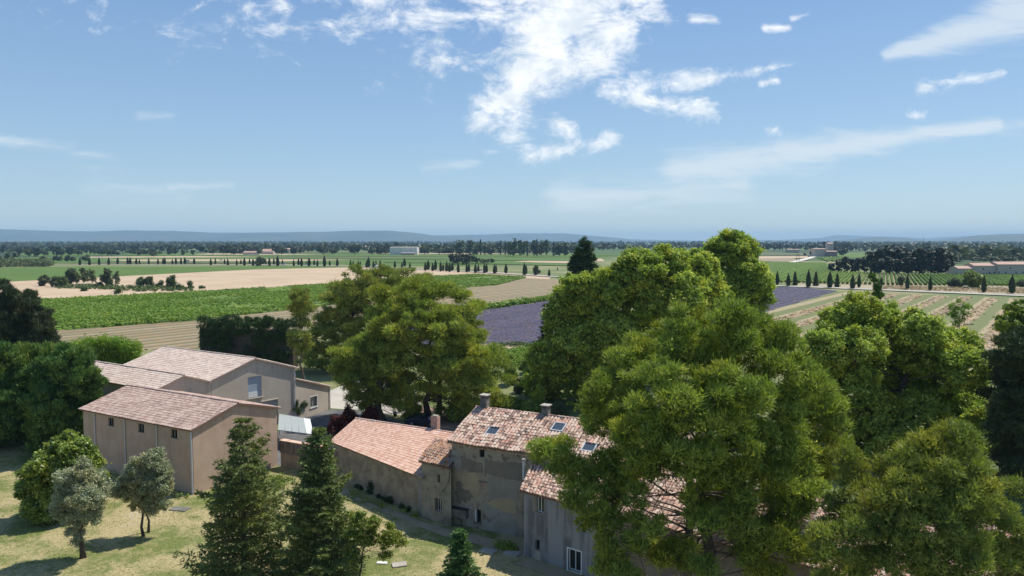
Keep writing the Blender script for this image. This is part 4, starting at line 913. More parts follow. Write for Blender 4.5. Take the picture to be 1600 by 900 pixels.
def needle_mesh(name, C, Rr, per, ll, lw, m, rng, sq=.75, up=.5, shell=.5, tone=None):
    k = np.maximum(4, (per * (Rr / Rr.mean()) ** 2)).astype(int); idx = np.repeat(np.arange(len(C)), k); n = len(idx)
    d = rdir(n, rng); flip = (d[:, 2] < -.1) & (rng.rand(n) < .7); d[flip, 2] *= -1; f = shell + (1 - shell) * rng.rand(n) ** .4
    f = f * (1 + .22 * np.sin(d[:, 0] * 7 + idx) * np.cos(d[:, 1] * 6 + idx * 2.1)) * np.where(rng.rand(n) < .07, 1 + .55 * rng.rand(n), 1)
    p = C[idx] + d * (Rr[idx] * f)[:, None] * np.array([1, 1, sq])
    ax = nrm(d * .6 + np.array([0, 0, up]) + rng.randn(n, 3) * .5); sd_ = nrm(np.cross(ax, d + rng.randn(n, 3) * .35))
    L_ = (ll * (.6 + .8 * rng.rand(n)))[:, None]; w = (lw * (.7 + .6 * rng.rand(n)))[:, None]
    V = np.stack([p - sd_ * w / 2, p + sd_ * w / 2, p + ax * L_], 1).reshape(-1, 3)
    t = (rng.rand(len(C)) if tone is None else tone)[idx]
    r = np.clip(.36 * t + .32 * rng.rand(n) + .42 * np.clip((f - shell) / (1 - shell), 0, 1) ** 1.5, 0, 1)  # brighter outer needles: young tips, with lit edges and dark gaps painted in
    return arrays_mesh(name, V, 3, m, r)
def leaf_mesh(name, C, Rr, per, ll, lw, m, rng, sq=.85, up=.8, shell=.2, noise=.6, tone=None, tri=True):
    k = np.maximum(3, (per * (Rr / Rr.mean()) ** 2)).astype(int); idx = np.repeat(np.arange(len(C)), k); n = len(idx)
    d = rdir(n, rng); f = (shell + (1 - shell) * rng.rand(n) ** .5) * (1 + .25 * np.sin(d[:, 0] * 6 + idx) * np.cos(d[:, 1] * 5 + idx * 1.7)) * np.where(rng.rand(n) < .1, 1 + .8 * rng.rand(n), 1)
    p = C[idx] + d * (Rr[idx] * f)[:, None] * np.array([1, 1, sq])
    N = nrm(d * .7 + np.array([0, 0, up]) + rng.randn(n, 3) * noise); a = nrm(np.cross(N, rng.randn(n, 3))); b = np.cross(N, a)
    L_ = (ll * (.6 + .7 * rng.rand(n)))[:, None] / 2; w = (lw * (.6 + .7 * rng.rand(n)))[:, None] / 2
    V = (np.stack([p - a * L_ * 1.05 - b * w * 1.15, p + a * L_ * 1.05 - N * L_ * .2, p + b * w * 1.5 - a * L_ * .45], 1) if tri else np.stack([p - a * L_, p - b * w + a * L_ * .1, p + a * L_ - N * L_ * .25, p + b * w + a * L_ * .1], 1)).reshape(-1, 3)
    t = (rng.rand(len(C)) if tone is None else tone)[idx]
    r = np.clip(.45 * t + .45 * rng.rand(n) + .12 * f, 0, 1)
    return arrays_mesh(name, V, 3 if tri else 4, m, r)
ICO = None
def core_mesh_of(name, C, Rr, m, rng, k=.62, sq=.75):
    a = (1 + 5 ** .5) / 2
    v = np.array([(-1, a, 0), (1, a, 0), (-1, -a, 0), (1, -a, 0), (0, -1, a), (0, 1, a), (0, -1, -a), (0, 1, -a), (a, 0, -1), (a, 0, 1), (-a, 0, -1), (-a, 0, 1)], float); v /= np.linalg.norm(v[0])
    f = np.array([(0, 11, 5), (0, 5, 1), (0, 1, 7), (0, 7, 10), (0, 10, 11), (1, 5, 9), (5, 11, 4), (11, 10, 2), (10, 7, 6), (7, 1, 8), (3, 9, 4), (3, 4, 2), (3, 2, 6), (3, 6, 8), (3, 8, 9), (4, 9, 5), (2, 4, 11), (6, 2, 10), (8, 6, 7), (9, 8, 1)])
    T = v[f]; n = len(C); V = C[:, None, None, :] + T[None] * (Rr * k)[:, None, None, None] * np.array([1, 1, sq]); V = V + rng.randn(n, 20, 1, 3) * (Rr * .1)[:, None, None, None]
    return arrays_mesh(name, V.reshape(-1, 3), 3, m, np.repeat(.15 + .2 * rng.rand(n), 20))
def put_mesh(name, me, parent):
    if parent is not None:
        o0 = off(parent)
        co = np.empty(len(me.vertices) * 3, np.float32); me.vertices.foreach_get('co', co); co = co.reshape(-1, 3) - o0.astype(np.float32); me.vertices.foreach_set('co', co.ravel()); me.update()
    return link(bpy.data.objects.new(name, me), parent)
def trunk_mesh(root, base, lobes, r0, m, rng, forks=None, C=None, nl=60, bend=.3, top=None):
    base = np.array(base, float); cen = np.mean([c for c, r in lobes], 0); zt = top if top else max(c[2] for c, r in lobes)
    tp = np.array([cen[0] * .6 + base[0] * .4, cen[1] * .6 + base[1] * .4, zt]); mb = MB(); n = 7
    pts = [base + (tp - base) * (i / n) + np.array([rng.randn() * bend, rng.randn() * bend, 0]) * (i > 0) * (i < n) for i in range(n + 1)]
    pts[0] = pts[0] - np.array([0, 0, .15]); hg = zt - base[2]
    mb.tube(pts, [r0 * (1.35 if i == 0 else 1 - .85 * i / n) for i in range(n + 1)], 9)
    def on(z):
        f = min(.98, max(0, (z - base[2]) / hg)) * n; i = int(f); return pts[i] + (pts[min(n, i + 1)] - pts[i]) * (f - i), r0 * (1 - .85 * f / n)
    for c, r in lobes:
        rm = float(np.mean(r)); z = base[2] + (c[2] - base[2]) * rng.uniform(.6, .95); s, rr = on(z); Lb = np.linalg.norm(c - s)
        mid = (s + c) / 2 + np.array([rng.randn() * .07 * Lb, rng.randn() * .07 * Lb, rng.uniform(-.16, .06) * Lb])
        rb = min(rr * .42, .04 + rm * .032)
        mb.tube([s, s + (mid - s) * .5 + np.array([0, 0, .1]), mid, c], [rb, rb * .8, rb * .6, rb * .3], 5)
        if C is not None:
            near = np.argsort(np.linalg.norm(C - c, axis=1))[:60]; rng.shuffle(near)
            for q in near[:max(3, nl // len(lobes))]:
                e = C[q]; st = mid + (c - mid) * rng.rand(); mb.tube([st, (st + e) / 2 + rng.randn(3) * .15, e], [rb * .35, rb * .25, .012], 4)
    return mb.build('trunk', M[m], root, smooth=True)
def lob(d, spec, jit=3., rng=None, dr=.95, sz=.9):
    out = []
    for q in spec:
        px, py, r = q[:3]; dd = d + (q[3] if len(q) > 3 else (rng.uniform(-1, 1) * jit)); c = D(px, py, dd); R_ = r * dd / FPX
        out.append((c, np.array([R_, R_ * dr, R_ * sz])))
    return out
def tree(name, label, cat, d, base_px, spec, style, mat, cr, cover, per, ll, lw, r0, seed, bark='bark', jit=3., sq=.75, up=.5, under=.45, group=None, basez=0., bendy=.3, nl=80, dr=.95, trunks=None, sz=.9, shell=.45, noise=.6, top=None, sep=None, core=.55):
    rng = np.random.RandomState(seed); lobes = lob(d, spec, jit, rng, dr, sz); r = ray(base_px, 600); base = np.array([r[0] / r[1] * d, d, basez])
    root = thing(name, base, label, cat, group)
    C, Rr = clumps_of(lobes, cr, cover, rng, under, sep or (.56 if style == 'needle' else .5))
    ok = C[:, 2] - Rr * .5 > .15; C, Rr = C[ok], Rr[ok]
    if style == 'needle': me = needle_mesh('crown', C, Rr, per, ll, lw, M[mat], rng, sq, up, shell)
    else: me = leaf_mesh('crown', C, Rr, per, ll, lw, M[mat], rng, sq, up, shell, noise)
    put_mesh('crown', me, root); put_mesh('shade_core', core_mesh_of('shade_core', C, Rr, M[mat], rng, core, sq), root)['kind'] = 'stuff'  # solid clump blobs in darker leaf tone: inner crown shade put into colour
    for k, (bx, rr) in enumerate(trunks or [(base_px, r0)]):
        rr_ = ray(bx, 600); b = np.array([rr_[0] / rr_[1] * d, d + k * .8, basez])
        trunk_mesh(root, b, lobes[k::len(trunks)] if trunks else lobes, rr, bark, rng, C=C, nl=nl, bend=bendy, top=top)
    return root
NEEDLE = dict(ll=.42, lw=.085)
# big Aleppo pine
tree('pine_tree', 'huge umbrella pine with two trunks in front of the farm roofs', 'pine tree', 45, 1100,
     [(1085, 522, 48), (1140, 512, 42), (1190, 545, 52), (1030, 555, 50), (1100, 575, 55), (985, 590, 50), (1230, 590, 42), (948, 615, 36), (955, 660, 42), (1050, 620, 58, -5), (1130, 630, 60, -6), (1195, 640, 52, -3),
      (1260, 625, 46), (1290, 655, 30), (1010, 680, 48, -4), (1080, 690, 45, -6), (1150, 700, 48, -5), (1215, 705, 50), (1270, 700, 34), (975, 725, 36, 1), (1110, 740, 34, -4), (1180, 755, 36, -4),
      (868, 715, 32, 0), (893, 722, 22, 0), (895, 748, 26, 1), (932, 752, 20, 0), (915, 792, 32, -2), (945, 772, 34, 0), (940, 825, 26, -2), (1000, 790, 22, -3), (985, 750, 30, 2), (960, 885, 30, -3), (1235, 760, 40), (1230, 815, 30, -2), (1200, 835, 32, -3), (1255, 850, 34, -3), (1190, 885, 30, -3), (1270, 780, 30), (1140, 800, 22, 3), (1110, 765, 28), (1090, 720, 34), (1040, 730, 26), (1160, 860, 24), (940, 855, 18), (1290, 730, 30), (1310, 700, 20), (1220, 780, 34), (1010, 830, 32, -3), (1045, 870, 28, -2), (1100, 815, 22, -4), (1150, 790, 30, -3), (1090, 775, 26, -4), (1000, 740, 24, -3), (1160, 835, 26, -4), (1100, 880, 24, -4), (985, 860, 26, -3)],
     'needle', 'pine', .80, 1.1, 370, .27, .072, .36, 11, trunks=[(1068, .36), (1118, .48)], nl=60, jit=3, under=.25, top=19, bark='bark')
tree('pine_tree', 'broad bushy pine in the lower corner in front of the plane tree', 'pine tree', 37, 1440,
     [(1475, 700, 40), (1440, 722, 36), (1500, 735, 36), (1405, 755, 36), (1460, 765, 46, -3), (1525, 770, 36), (1385, 800, 38, -2), (1440, 815, 46, -3), (1500, 815, 46, -2), (1555, 790, 32), (1570, 830, 34), (1350, 830, 30), (1320, 815, 26), (1340, 765, 26, 2), (1310, 780, 24, 2), (1300, 850, 30), (1350, 880, 30), (1410, 870, 38, -2), (1480, 880, 40, -2), (1540, 865, 36), (1590, 880, 34), (1300, 895, 24), (1325, 735, 24, 3), (1580, 755, 14, 1), (1520, 705, 22)],
     'needle', 'pine_dull', .66, 1.1, 360, .23, .06, .26, 12, nl=80, jit=2.2, under=.35, bark='bark_dark')
tree('pine_tree', 'rounded glossy green pine with layered domes behind the low farm wing', 'pine tree', 103, 676,
     [(652, 478, 42, -2), (612, 482, 34), (690, 478, 42), (725, 498, 30), (640, 515, 45, -5), (690, 520, 45, -4), (600, 522, 32, -3), (728, 520, 22), (580, 548, 24), (645, 545, 34, -5), (620, 560, 30, -5), (710, 548, 34), (655, 580, 38, -5), (700, 590, 40, -4), (740, 565, 36, -3), (760, 590, 34), (740, 615, 34, -3), (700, 622, 28), (775, 620, 20), (640, 610, 26), (715, 655, 22, -2), (690, 655, 18, -3)],
     'needle', 'pine', 1.2, 1.0, 350, .42, .105, .5, 13, nl=60, trunks=[(669, .45), (684, .38)], under=.5, sq=.7, jit=3)
tree('pine_tree', 'low spreading pine with one thick trunk beside the red shrub', 'pine tree', 101, 595,
     [(570, 562, 32), (545, 580, 26), (600, 575, 30), (535, 560, 20), (568, 600, 28), (600, 605, 30), (585, 622, 22), (556, 612, 18), (620, 620, 22), (640, 640, 16), (548, 596, 18), (590, 545, 28)],
     'needle', 'pine', 1.1, 1.0, 400, .42, .095, .62, 14, nl=50, under=.35, sq=.7, jit=2)
tree('pine_tree', 'darker tall pine standing left behind the domed pine', 'pine tree', 141, 545,
     [(600, 448, 34), (645, 448, 30), (560, 452, 34), (530, 470, 28), (560, 490, 38), (520, 505, 26), (540, 530, 36), (505, 535, 28), (490, 560, 24), (530, 575, 34), (498, 580, 20), (620, 480, 36), (575, 470, 30), (560, 585, 24), (660, 465, 20)],
     'needle', 'pine_dull', 1.35, 1.0, 280, .52, .12, .5, 15, nl=60, under=.4, jit=3)
tree('pine_tree', 'slender pine with a small round top beside the clipped hedge', 'pine tree', 122, 471,
     [(468, 468, 15), (471, 485, 16), (474, 510, 9), (468, 530, 14), (480, 545, 12)], 'needle', 'pine_dull', .8, 1.1, 150, .45, .12, .22, 16, nl=20, jit=1)
# plane trees
tree('plane_tree', 'large spreading plane tree with pale limbs behind the umbrella pine', 'plane tree', 112, 985,
     [(1000, 425, 38), (1040, 415, 34), (1085, 425, 36), (960, 445, 34), (1010, 465, 44), (1060, 465, 44), (905, 450, 28), (885, 470, 26), (930, 480, 36), (885, 505, 34), (950, 520, 42), (1010, 515, 42), (900, 545, 38), (860, 560, 34), (930, 570, 38), (850, 595, 32), (890, 605, 38), (940, 610, 34), (870, 632, 26), (1105, 460, 30), (1100, 500, 36), (845, 620, 20), (905, 640, 24)],
     'leaf', 'plane', .8, 1.35, 95, .36, .26, .6, 21, bark='bark_pale', nl=90, jit=5, up=.6, sep=.4, core=.4, shell=.1, noise=.8)
tree('plane_tree', 'tallest plane tree whose crown rises above the horizon', 'plane tree', 132, 1140,
     [(1140, 385, 26), (1115, 395, 18), (1165, 395, 22), (1135, 415, 30), (1170, 425, 28), (1185, 445, 22), (1150, 450, 32), (1195, 465, 14), (1125, 445, 28), (1160, 480, 30), (1130, 490, 30), (1150, 375, 14)],
     'leaf', 'plane', .85, 1.3, 90, .38, .28, .5, 22, bark='bark_pale', nl=60, jit=4, up=.6, sep=.4, core=.4, shell=.1, noise=.8)
tree('plane_tree', 'wide bright plane tree above the bushy lower pine', 'plane tree', 84, 1400,
     [(1345, 490, 34), (1310, 515, 34), (1375, 505, 34), (1290, 550, 36), (1340, 550, 46), (1400, 545, 44), (1440, 520, 30), (1450, 550, 42), (1490, 545, 36), (1430, 500, 18), (1505, 575, 38), (1455, 600, 46), (1395, 600, 46), (1330, 605, 44), (1285, 600, 30), (1520, 610, 28), (1490, 640, 42), (1535, 650, 22), (1430, 650, 44), (1370, 655, 44), (1310, 660, 38), (1530, 690, 26), (1480, 690, 36), (1400, 700, 40), (1340, 700, 36)],
     'leaf', 'plane', .66, 1.35, 90, .28, .2, .55, 23, bark='bark_dark', nl=110, jit=5, up=.6, sep=.4, core=.4, shell=.1, noise=.8)
tree('sapling_tree', 'thin tree with sparse yellow green sprays sticking up behind the plane crown', 'tree', 100, 1500,
     [(1500, 472, 6, 0), (1489, 478, 6, 0), (1510, 480, 6, 0), (1498, 488, 9, 0), (1487, 492, 6, 0), (1512, 492, 6, 0), (1500, 503, 9, 0)], 'leaf', 'bamboo', .3, .5, 14, .4, .1, .1, 24, nl=70, jit=.5, core=.01, sep=.3)
tree('cypress_tree', 'lone leaning dark green tree poking above the plane crown by the road', 'tree', 108, 1371,
     [(1363, 431, 2.5, 0), (1366, 439, 3.5, 0), (1370, 450, 4.5, 0), (1371, 462, 5, 0), (1372, 476, 5, 0), (1372, 495, 6, 0)], 'needle', 'leyland', .3, 1.3, 90, .35, .2, .2, 25, nl=12, jit=.3)
# dark trees, far side edges
tree('cedar_tree', 'nearly black cedar at the very edge behind the lower pine', 'cedar tree', 72, 1610,
     [(1580, 555, 30), (1610, 540, 34), (1595, 590, 38), (1570, 620, 26), (1600, 640, 44), (1575, 680, 30), (1610, 700, 44), (1590, 740, 30), (1640, 600, 50), (1640, 680, 50)], 'needle', 'cypress', .85, 1.1, 300, .4, .1, .5, 31, nl=30, jit=3, bark='bark_dark')
tree('plane_tree', 'light green broadleaf top above the black cedar at the edge', 'tree', 92, 1590,
     [(1590, 488, 18), (1575, 500, 14), (1610, 495, 22), (1580, 515, 16), (1600, 515, 18)], 'leaf', 'shrub', .7, 1.2, 80, .4, .3, .35, 32, nl=20, jit=2)
tree('cypress_tree', 'grey green cypress with ragged tips beyond the leyland trees', 'cypress tree', 106, 25,
     [(-14, 470, 16), (2, 455, 9), (2, 475, 16), (16, 468, 12), (20, 490, 18), (45, 462, 5), (42, 476, 9), (38, 496, 15), (57, 472, 4), (55, 486, 9), (52, 508, 16), (74, 498, 7), (68, 515, 13), (76, 530, 12), (0, 505, 26), (25, 520, 26), (48, 535, 24), (70, 550, 18), (5, 545, 30), (35, 560, 26), (-20, 530, 30), (80, 560, 12)], 'needle', 'cypress_grey', .62, 1.2, 200, .5, .12, .5, 33, nl=10, jit=2.5, up=1.3, sz=1.5)
tree('leyland_tree', 'feathery green leyland tree touching the barn corner', 'conifer', 86, 112,
     [(112, 575, 30), (85, 590, 32), (135, 600, 22), (110, 620, 36), (80, 640, 34), (128, 640, 26), (105, 665, 32), (75, 680, 28), (125, 672, 18), (98, 560, 16), (145, 590, 12)], 'needle', 'leyland', .7, 1.3, 260, .42, .13, .3, 34, nl=10, jit=2.5, up=1.0, sz=1.1, bark='bark_dark')
tree('leyland_tree', 'leyland tree with bluish tips in the middle of the dark group', 'conifer', 91, 55,
     [(60, 570, 28), (40, 590, 32), (70, 610, 30), (45, 640, 36), (30, 670, 30), (60, 680, 26), (50, 558, 16)], 'needle', 'leyland', .7, 1.3, 240, .45, .13, .3, 35, nl=10, jit=2.5, up=1.0, sz=1.1, bark='bark_dark')
tree('leyland_tree', 'leyland tree cut by the edge of view above the lawn', 'conifer', 88, 0,
     [(0, 575, 30), (-25, 600, 40), (15, 610, 32), (0, 650, 38), (20, 680, 26), (-20, 690, 36), (8, 555, 14)], 'needle', 'leyland', .7, 1.3, 240, .45, .13, .3, 36, nl=10, jit=2.5, up=1.0, sz=1.1, bark='bark_dark')
tree('laurel_tree', 'dense bright green laurel bush behind the olive trees', 'laurel bush', 65, 96,
     [(95, 722, 34), (120, 705, 24), (70, 735, 28), (60, 765, 28), (95, 765, 36), (130, 745, 26), (80, 790, 32), (112, 792, 28), (60, 790, 20), (138, 720, 16), (100, 692, 16), (140, 765, 18), (112, 735, 34), (85, 712, 22), (132, 725, 22), (45, 745, 14), (150, 740, 12)], 'leaf', 'laurel', .45, 1.5, 120, .22, .14, .16, 37, nl=10, jit=.8, up=.6, bark='bark_dark', under=0)
tree('olive_tree', 'grey olive tree with an ivy dark trunk nearest the corner', 'olive tree', 56.6, 120,
     [(128, 742, 20, 0), (108, 750, 18, 0), (148, 750, 14, 0), (105, 775, 20, 0), (132, 775, 24, -1), (152, 772, 14, 0), (112, 800, 20, 0), (138, 800, 20, 0), (120, 815, 16, 0), (130, 726, 10, 0), (98, 795, 16, 0), (146, 790, 16, 0), (150, 812, 9, 0), (100, 762, 14, 0), (160, 762, 9, 0), (116, 830, 10, 0), (127, 836, 9, 0), (120, 846, 7, 0)], 'leaf', 'olive', .36, 1.3, 105, .17, .055, .2, 38, nl=60, jit=.5, up=.4, bark='bark_dark', bendy=.1, noise=1.3, sep=.36, core=.25, shell=.0)
tree('olive_tree', 'silver olive tree with forked bare trunk by the barn wall', 'olive tree', 60.8, 215,
     [(240, 722, 18, 0), (218, 730, 17, 0), (252, 745, 17, 0), (228, 750, 21, 0), (200, 752, 14, 0), (188, 765, 10, 0), (222, 775, 18, 0), (248, 768, 16, 0), (205, 772, 12, 0), (244, 708, 9, 0), (192, 770, 12, 0), (212, 790, 10, 0), (252, 788, 11, 0), (260, 760, 12, 0), (235, 792, 11, 0), (210, 738, 12, 0), (180, 772, 6, 0)], 'leaf', 'olive', .36, 1.3, 105, .17, .055, .13, 39, trunks=[(217, .12), (216.5, .1)], nl=70, jit=.5, up=.4, bark='bark_dark', bendy=.18, noise=1.3, under=.4, sep=.36, core=.25, shell=.0)
# clipped hedge of conifers
def hedge(name, label, pxs, y0, y1, d0, d1, n, mat, seed, r=1.6, cat='hedge', cr=.7):
    rng = np.random.RandomState(seed); C = []; a = D(pxs[0], y1, d0); b = D(pxs[1], y1, d1); a[2] = b[2] = 0; ht = D(pxs[0], y0, d0)[2]
    root = thing(name, (a + b) / 2, label, cat); L_ = np.linalg.norm(b - a); u = (b - a) / L_; v = np.array([-u[1], u[0], 0])
    k = int(L_ * ht * n); s = rng.rand(k) * L_; z = rng.rand(k) ** .8 * ht; sd_ = rng.choice([-1, 1], k); topm = rng.rand(k) < .25; z[topm] = ht * (1 + .05 * np.sin(s[topm] * 1.3) + .04 * rng.randn(topm.sum()))
    w = np.where(topm, rng.uniform(-1, 1, k), sd_ * (1 - .25 * (z / ht) ** 3) * (1 + .12 * rng.randn(k)))
    C = a + u * s[:, None] + v * (w * r)[:, None]; C[:, 2] = z
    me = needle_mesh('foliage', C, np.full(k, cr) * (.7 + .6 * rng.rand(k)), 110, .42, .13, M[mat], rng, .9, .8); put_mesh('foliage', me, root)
    mb = MB(); mb.box(a - v * r * .6, u * L_, v * r * 1.2, (0, 0, ht * .86)); mb.build('inner_branches', M['bark_dark'], root)
    mb = MB()
    for q in np.arange(.6, L_, 1.3): p = a + u * q; mb.tube([p, p + np.array([0, 0, ht * .6])], .1, 5)
    mb.build('trunk', M['bark_dark'], root)
hedge('conifer_hedge', 'dark clipped conifer hedge behind the hangar roof', (318, 462), 503, 562, 148, 143, 2.2, 'hedge', 41)
# bamboo thicket behind the barns
rng = np.random.RandomState(5)
bam = thing('bamboo_thicket', G(160, 592), 'bright yellow green bamboo thicket behind the hangar roofs', 'bamboo')
C = []
for i in range(420):
    px = rng.uniform(98, 216); top = 530 + abs(px - 165) ** 1.6 * .018 + rng.rand() * 6; p = D(px, top + rng.rand() ** 1.4 * 40, rng.uniform(121, 129)); C.append(p)
put_mesh('foliage', leaf_mesh('foliage', np.array(C), np.full(len(C), 1.0), 85, .55, .13, M['bamboo'], rng, 1.2, .2, .1, .6), bam)
g = MB()
for i in range(90): p = G(rng.uniform(100, 214), 592 + rng.uniform(-6, 6)); g.tube([p, p + np.array([rng.randn() * .3, rng.randn() * .3, 5.])], .03, 3)
q = g.build('stem', M['shrubstem'], bam); q['kind'] = 'stuff'
# shrubs of the courtyard and garden
def shrub(name, label, cat, px, py, r, h, mat, seed, cr=.38, per=60, ll=.2, lw=.13, group=None, n=1.3, dr=1.0):
    rng = np.random.RandomState(seed); p = G(px, py); d = p[1]; R_ = r * d / FPX; hh = h * d / FPX * (1.25 if name == 'scrub_tree' else 1)
    root = thing(name, p, label, cat, group); lobes = []
    for k in range(5):
        a = rng.rand() * 6.28; zf = (.3, .45, .6, .72, .8)[k]; sf = 1 - .45 * abs(zf - .42) / .4; q = p + np.array([math.cos(a) * R_ * .45 * sf, math.sin(a) * R_ * .45 * dr * sf, hh * zf]); s = R_ * rng.uniform(.45, .7) * sf; lobes.append((q, np.array([s, s * dr, min(hh * .28, s * 1.3)])))
    C, Rr = clumps_of(lobes, cr, n, rng, 0); C[:, 2] = np.maximum(C[:, 2], .15)
    put_mesh('foliage', leaf_mesh('foliage', C, Rr, per, ll, lw, M[mat], rng, .9, .6, .2), root)
    mb = MB()
    for c, rr in lobes: mb.tube([p, (p + c) / 2 + rng.randn(3) * .08, c], [.07, .05, .03], 4)
    mb.build('stem', M['bark_dark'], root)
    return root
RS = 'red leaved shrubs beside the asphalt yard'
shrub('red_shrub', 'reddest low photinia shrub, at the asphalt end of the row', 'shrub', 528, 688, 19, 40, 'redleaf', 51, group=RS)
shrub('red_shrub', 'dark red shrub against the thick pine trunk side', 'shrub', 573, 676, 22, 40, 'redleaf', 52, group=RS)
shrub('red_shrub', 'dark red shrub in the middle between the reddest shrub and the trunk', 'shrub', 549, 680, 20, 46, 'redleaf', 53, group=RS)
shrub('garden_shrub', 'dark green bush behind the black parked car', 'shrub', 642, 662, 16, 38, 'laurel', 54)
shrub('garden_shrub', 'low dark bush between the car and the tall chimney', 'shrub', 722, 660, 30, 30, 'laurel', 55)
for i, (px, py, r, h, mt, lab) in enumerate(((778, 648, 18, 18, 'shrub', 'bright green low bush just right of the tall chimney'), (800, 641, 18, 20, 'shrub', 'bright green bush between the two roof chimneys'), (828, 650, 18, 22, 'laurel', 'dull green bush left of the slim dark chimney'), (872, 655, 16, 26, 'riparian', 'pale leafy bush just right of the slim dark chimney'), (741, 655, 14, 36, 'riparian', 'pale leafy bush just left of the tall chimney'),
                                                 (800, 603, 20, 36, 'laurel', 'dark garden bush by the vegetable patch'), (825, 585, 16, 24, 'laurel', 'dark rounded bush below the green vine patch'), (815, 615, 14, 26, 'riparian', 'grey green bush in the garden gap'), (845, 640, 16, 40, 'plane', 'tall leafy bush under the plane tree edge'), (800, 570, 10, 14, 'shrub', 'small bright bush above the dark garden bush'))):
    shrub('garden_bush', lab, 'shrub', px, py, r, h, mt, 60 + i)
sheet('garden_soil', [(760, 640), (840, 640), (850, 600), (790, 590), (760, 610)], M['meadow'], .09, label='small grassy garden behind the farmhouse')
sheet('garden_vine_soil', [(770, 560), (800, 548), (870, 546), (870, 575), (790, 578)], M['vinegreen'], .1, label='bright green patch below the lavender')
# spruces
def spruce(label, px, d, top_py, wid, seed, mat='spruce', lean=0, dens=1., name='spruce_tree', rows=26, droop=.25, lc=.32, pern=7, thick=.1):
    rng = np.random.RandomState(seed); r = ray(px, 600); base = np.array([r[0] / r[1] * d, d, 0]); ht = D(px, top_py, d)[2]; R_ = wid * d / FPX
    root = thing(name, base, label, 'spruce tree'); mb = MB(); mb.tube([base - [0, 0, .1], base + [0, 0, ht * .5], base + [lean, 0, ht * .97]], [ht * .018, ht * .012, .015], 7)
    P = []; A = []; T = []
    for i in range(rows):
        f = (i + rng.rand() * .6) / rows; z = ht * (.04 + .95 * f); rad = R_ * (1 - f) ** .75 * (1 + .1 * rng.randn()) + .12; nb = int((9 if f < .7 else 7) * dens)
        a0 = rng.rand() * 6.28
        for k in range(nb):
            a = a0 + 6.283 * k / nb + rng.randn() * .2; L_ = rad * rng.uniform(.55, 1.15) * (1 + .55 * mnoise.noise(Vector((math.cos(a) * 1.2 + seed, math.sin(a) * 1.2, z * .35)))); dv = np.array([math.cos(a), math.sin(a), 0]); s0 = base + np.array([lean * f, 0, z]); tone = rng.rand()
            pts = [s0 + dv * L_ * t + np.array([0, 0, L_ * (.22 * t * (f + .2) - droop * t * t + .18 * t ** 3)]) for t in (0, .33, .66, 1)]
            mb.tube(pts, [thick * .35 * (1 - f) + .012, .02, .015, .006], 3, cap=False)
            m_ = max(4, int(L_ * 5)); sp = np.array([-dv[1], dv[0], 0])
            for j in range(m_):
                t = .12 + .88 * (j + rng.rand()) / m_; c = s0 + dv * L_ * t + np.array([0, 0, L_ * (.22 * t * (f + .2) - droop * t * t + .18 * t ** 3)]); w = L_ * .34 * (1.1 - t) + .08
                for s_ in (-1, 1):
                    tw = nrm((dv * .75 + sp * s_ * .8 + np.array([0, 0, -.18 + .1 * rng.randn()]))[None])[0]
                    for q in range(pern):
                        P.append(c + tw * w * 1.5 * rng.rand() + rng.randn(3) * .035); A.append(tw * .8 + rng.randn(3) * .45 + np.array([0, 0, .12])); T.append(tone)
    P = np.array(P); A = nrm(np.array(A)); n = len(P); sdv = nrm(np.cross(A, rng.randn(n, 3))); ll = (lc * (.5 + .8 * rng.rand(n)))[:, None]; lw_ = (.055 * (.7 + .7 * rng.rand(n)))[:, None]
    V = np.stack([P - sdv * lw_, P + sdv * lw_, P + A * ll], 1).reshape(-1, 3); me = arrays_mesh('crown', V, 3, M[mat], np.clip(.45 * np.array(T) + .5 * rng.rand(n), 0, 1)); put_mesh('crown', me, root); mb.build('trunk', M['bark'], root)
    return root
spruce('open feathery spruce in front of the barn gable', 375, 52, 648, 95, 71, mat='spruce_pale',  lean=.1, rows=27, pern=6, droop=.12, dens=.9)
spruce('dark narrow spruce in front of the parapet and low wing', 497, 51.5, 664, 80, 72, rows=34, pern=7, dens=1.1, mat='spruce', droop=.15, lc=.26)
spruce('small dark young spruce on the lawn before the tall farmhouse', 718, 48, 826, 42, 73, rows=22, dens=1.1, pern=7, lc=.2, mat='leyland')
spruce('small spruce standing before the lavender field', 853, 118, 473, 18, 74, rows=22, lc=.6, pern=4, mat='hedge')
tree('fruit_tree', 'small open leafy tree with slanting bare branches beside the dark spruce', 'tree', 50, 555,
     [(560, 812, 13, 0), (585, 815, 12, 0), (605, 835, 17, 0), (625, 842, 12, 0), (575, 838, 15, 0), (555, 840, 13, 0), (600, 862, 9, 0), (550, 865, 11, 0)], 'leaf', 'shrub', .34, 1.0, 70, .15, .09, .1, 75, nl=70, jit=.4, bark='bark_dark', bendy=.1)
tree('conifer_tree', 'dark conifer rising between the pines and the plane trees toward the road', 'conifer', 185, 912,
     [(911, 377, 4, 0), (911, 385, 7, 0), (907, 394, 8, 0), (916, 396, 8, 0), (902, 406, 9, 0), (920, 408, 9, 0), (912, 414, 10, 0), (897, 420, 8, 0), (926, 421, 8, 0), (912, 430, 14, 0), (905, 446, 18, 0), (920, 460, 20, 0)], 'needle', 'hedge', .8, 1.1, 110, .7, .2, .4, 76, nl=20, jit=1.5, up=.1)

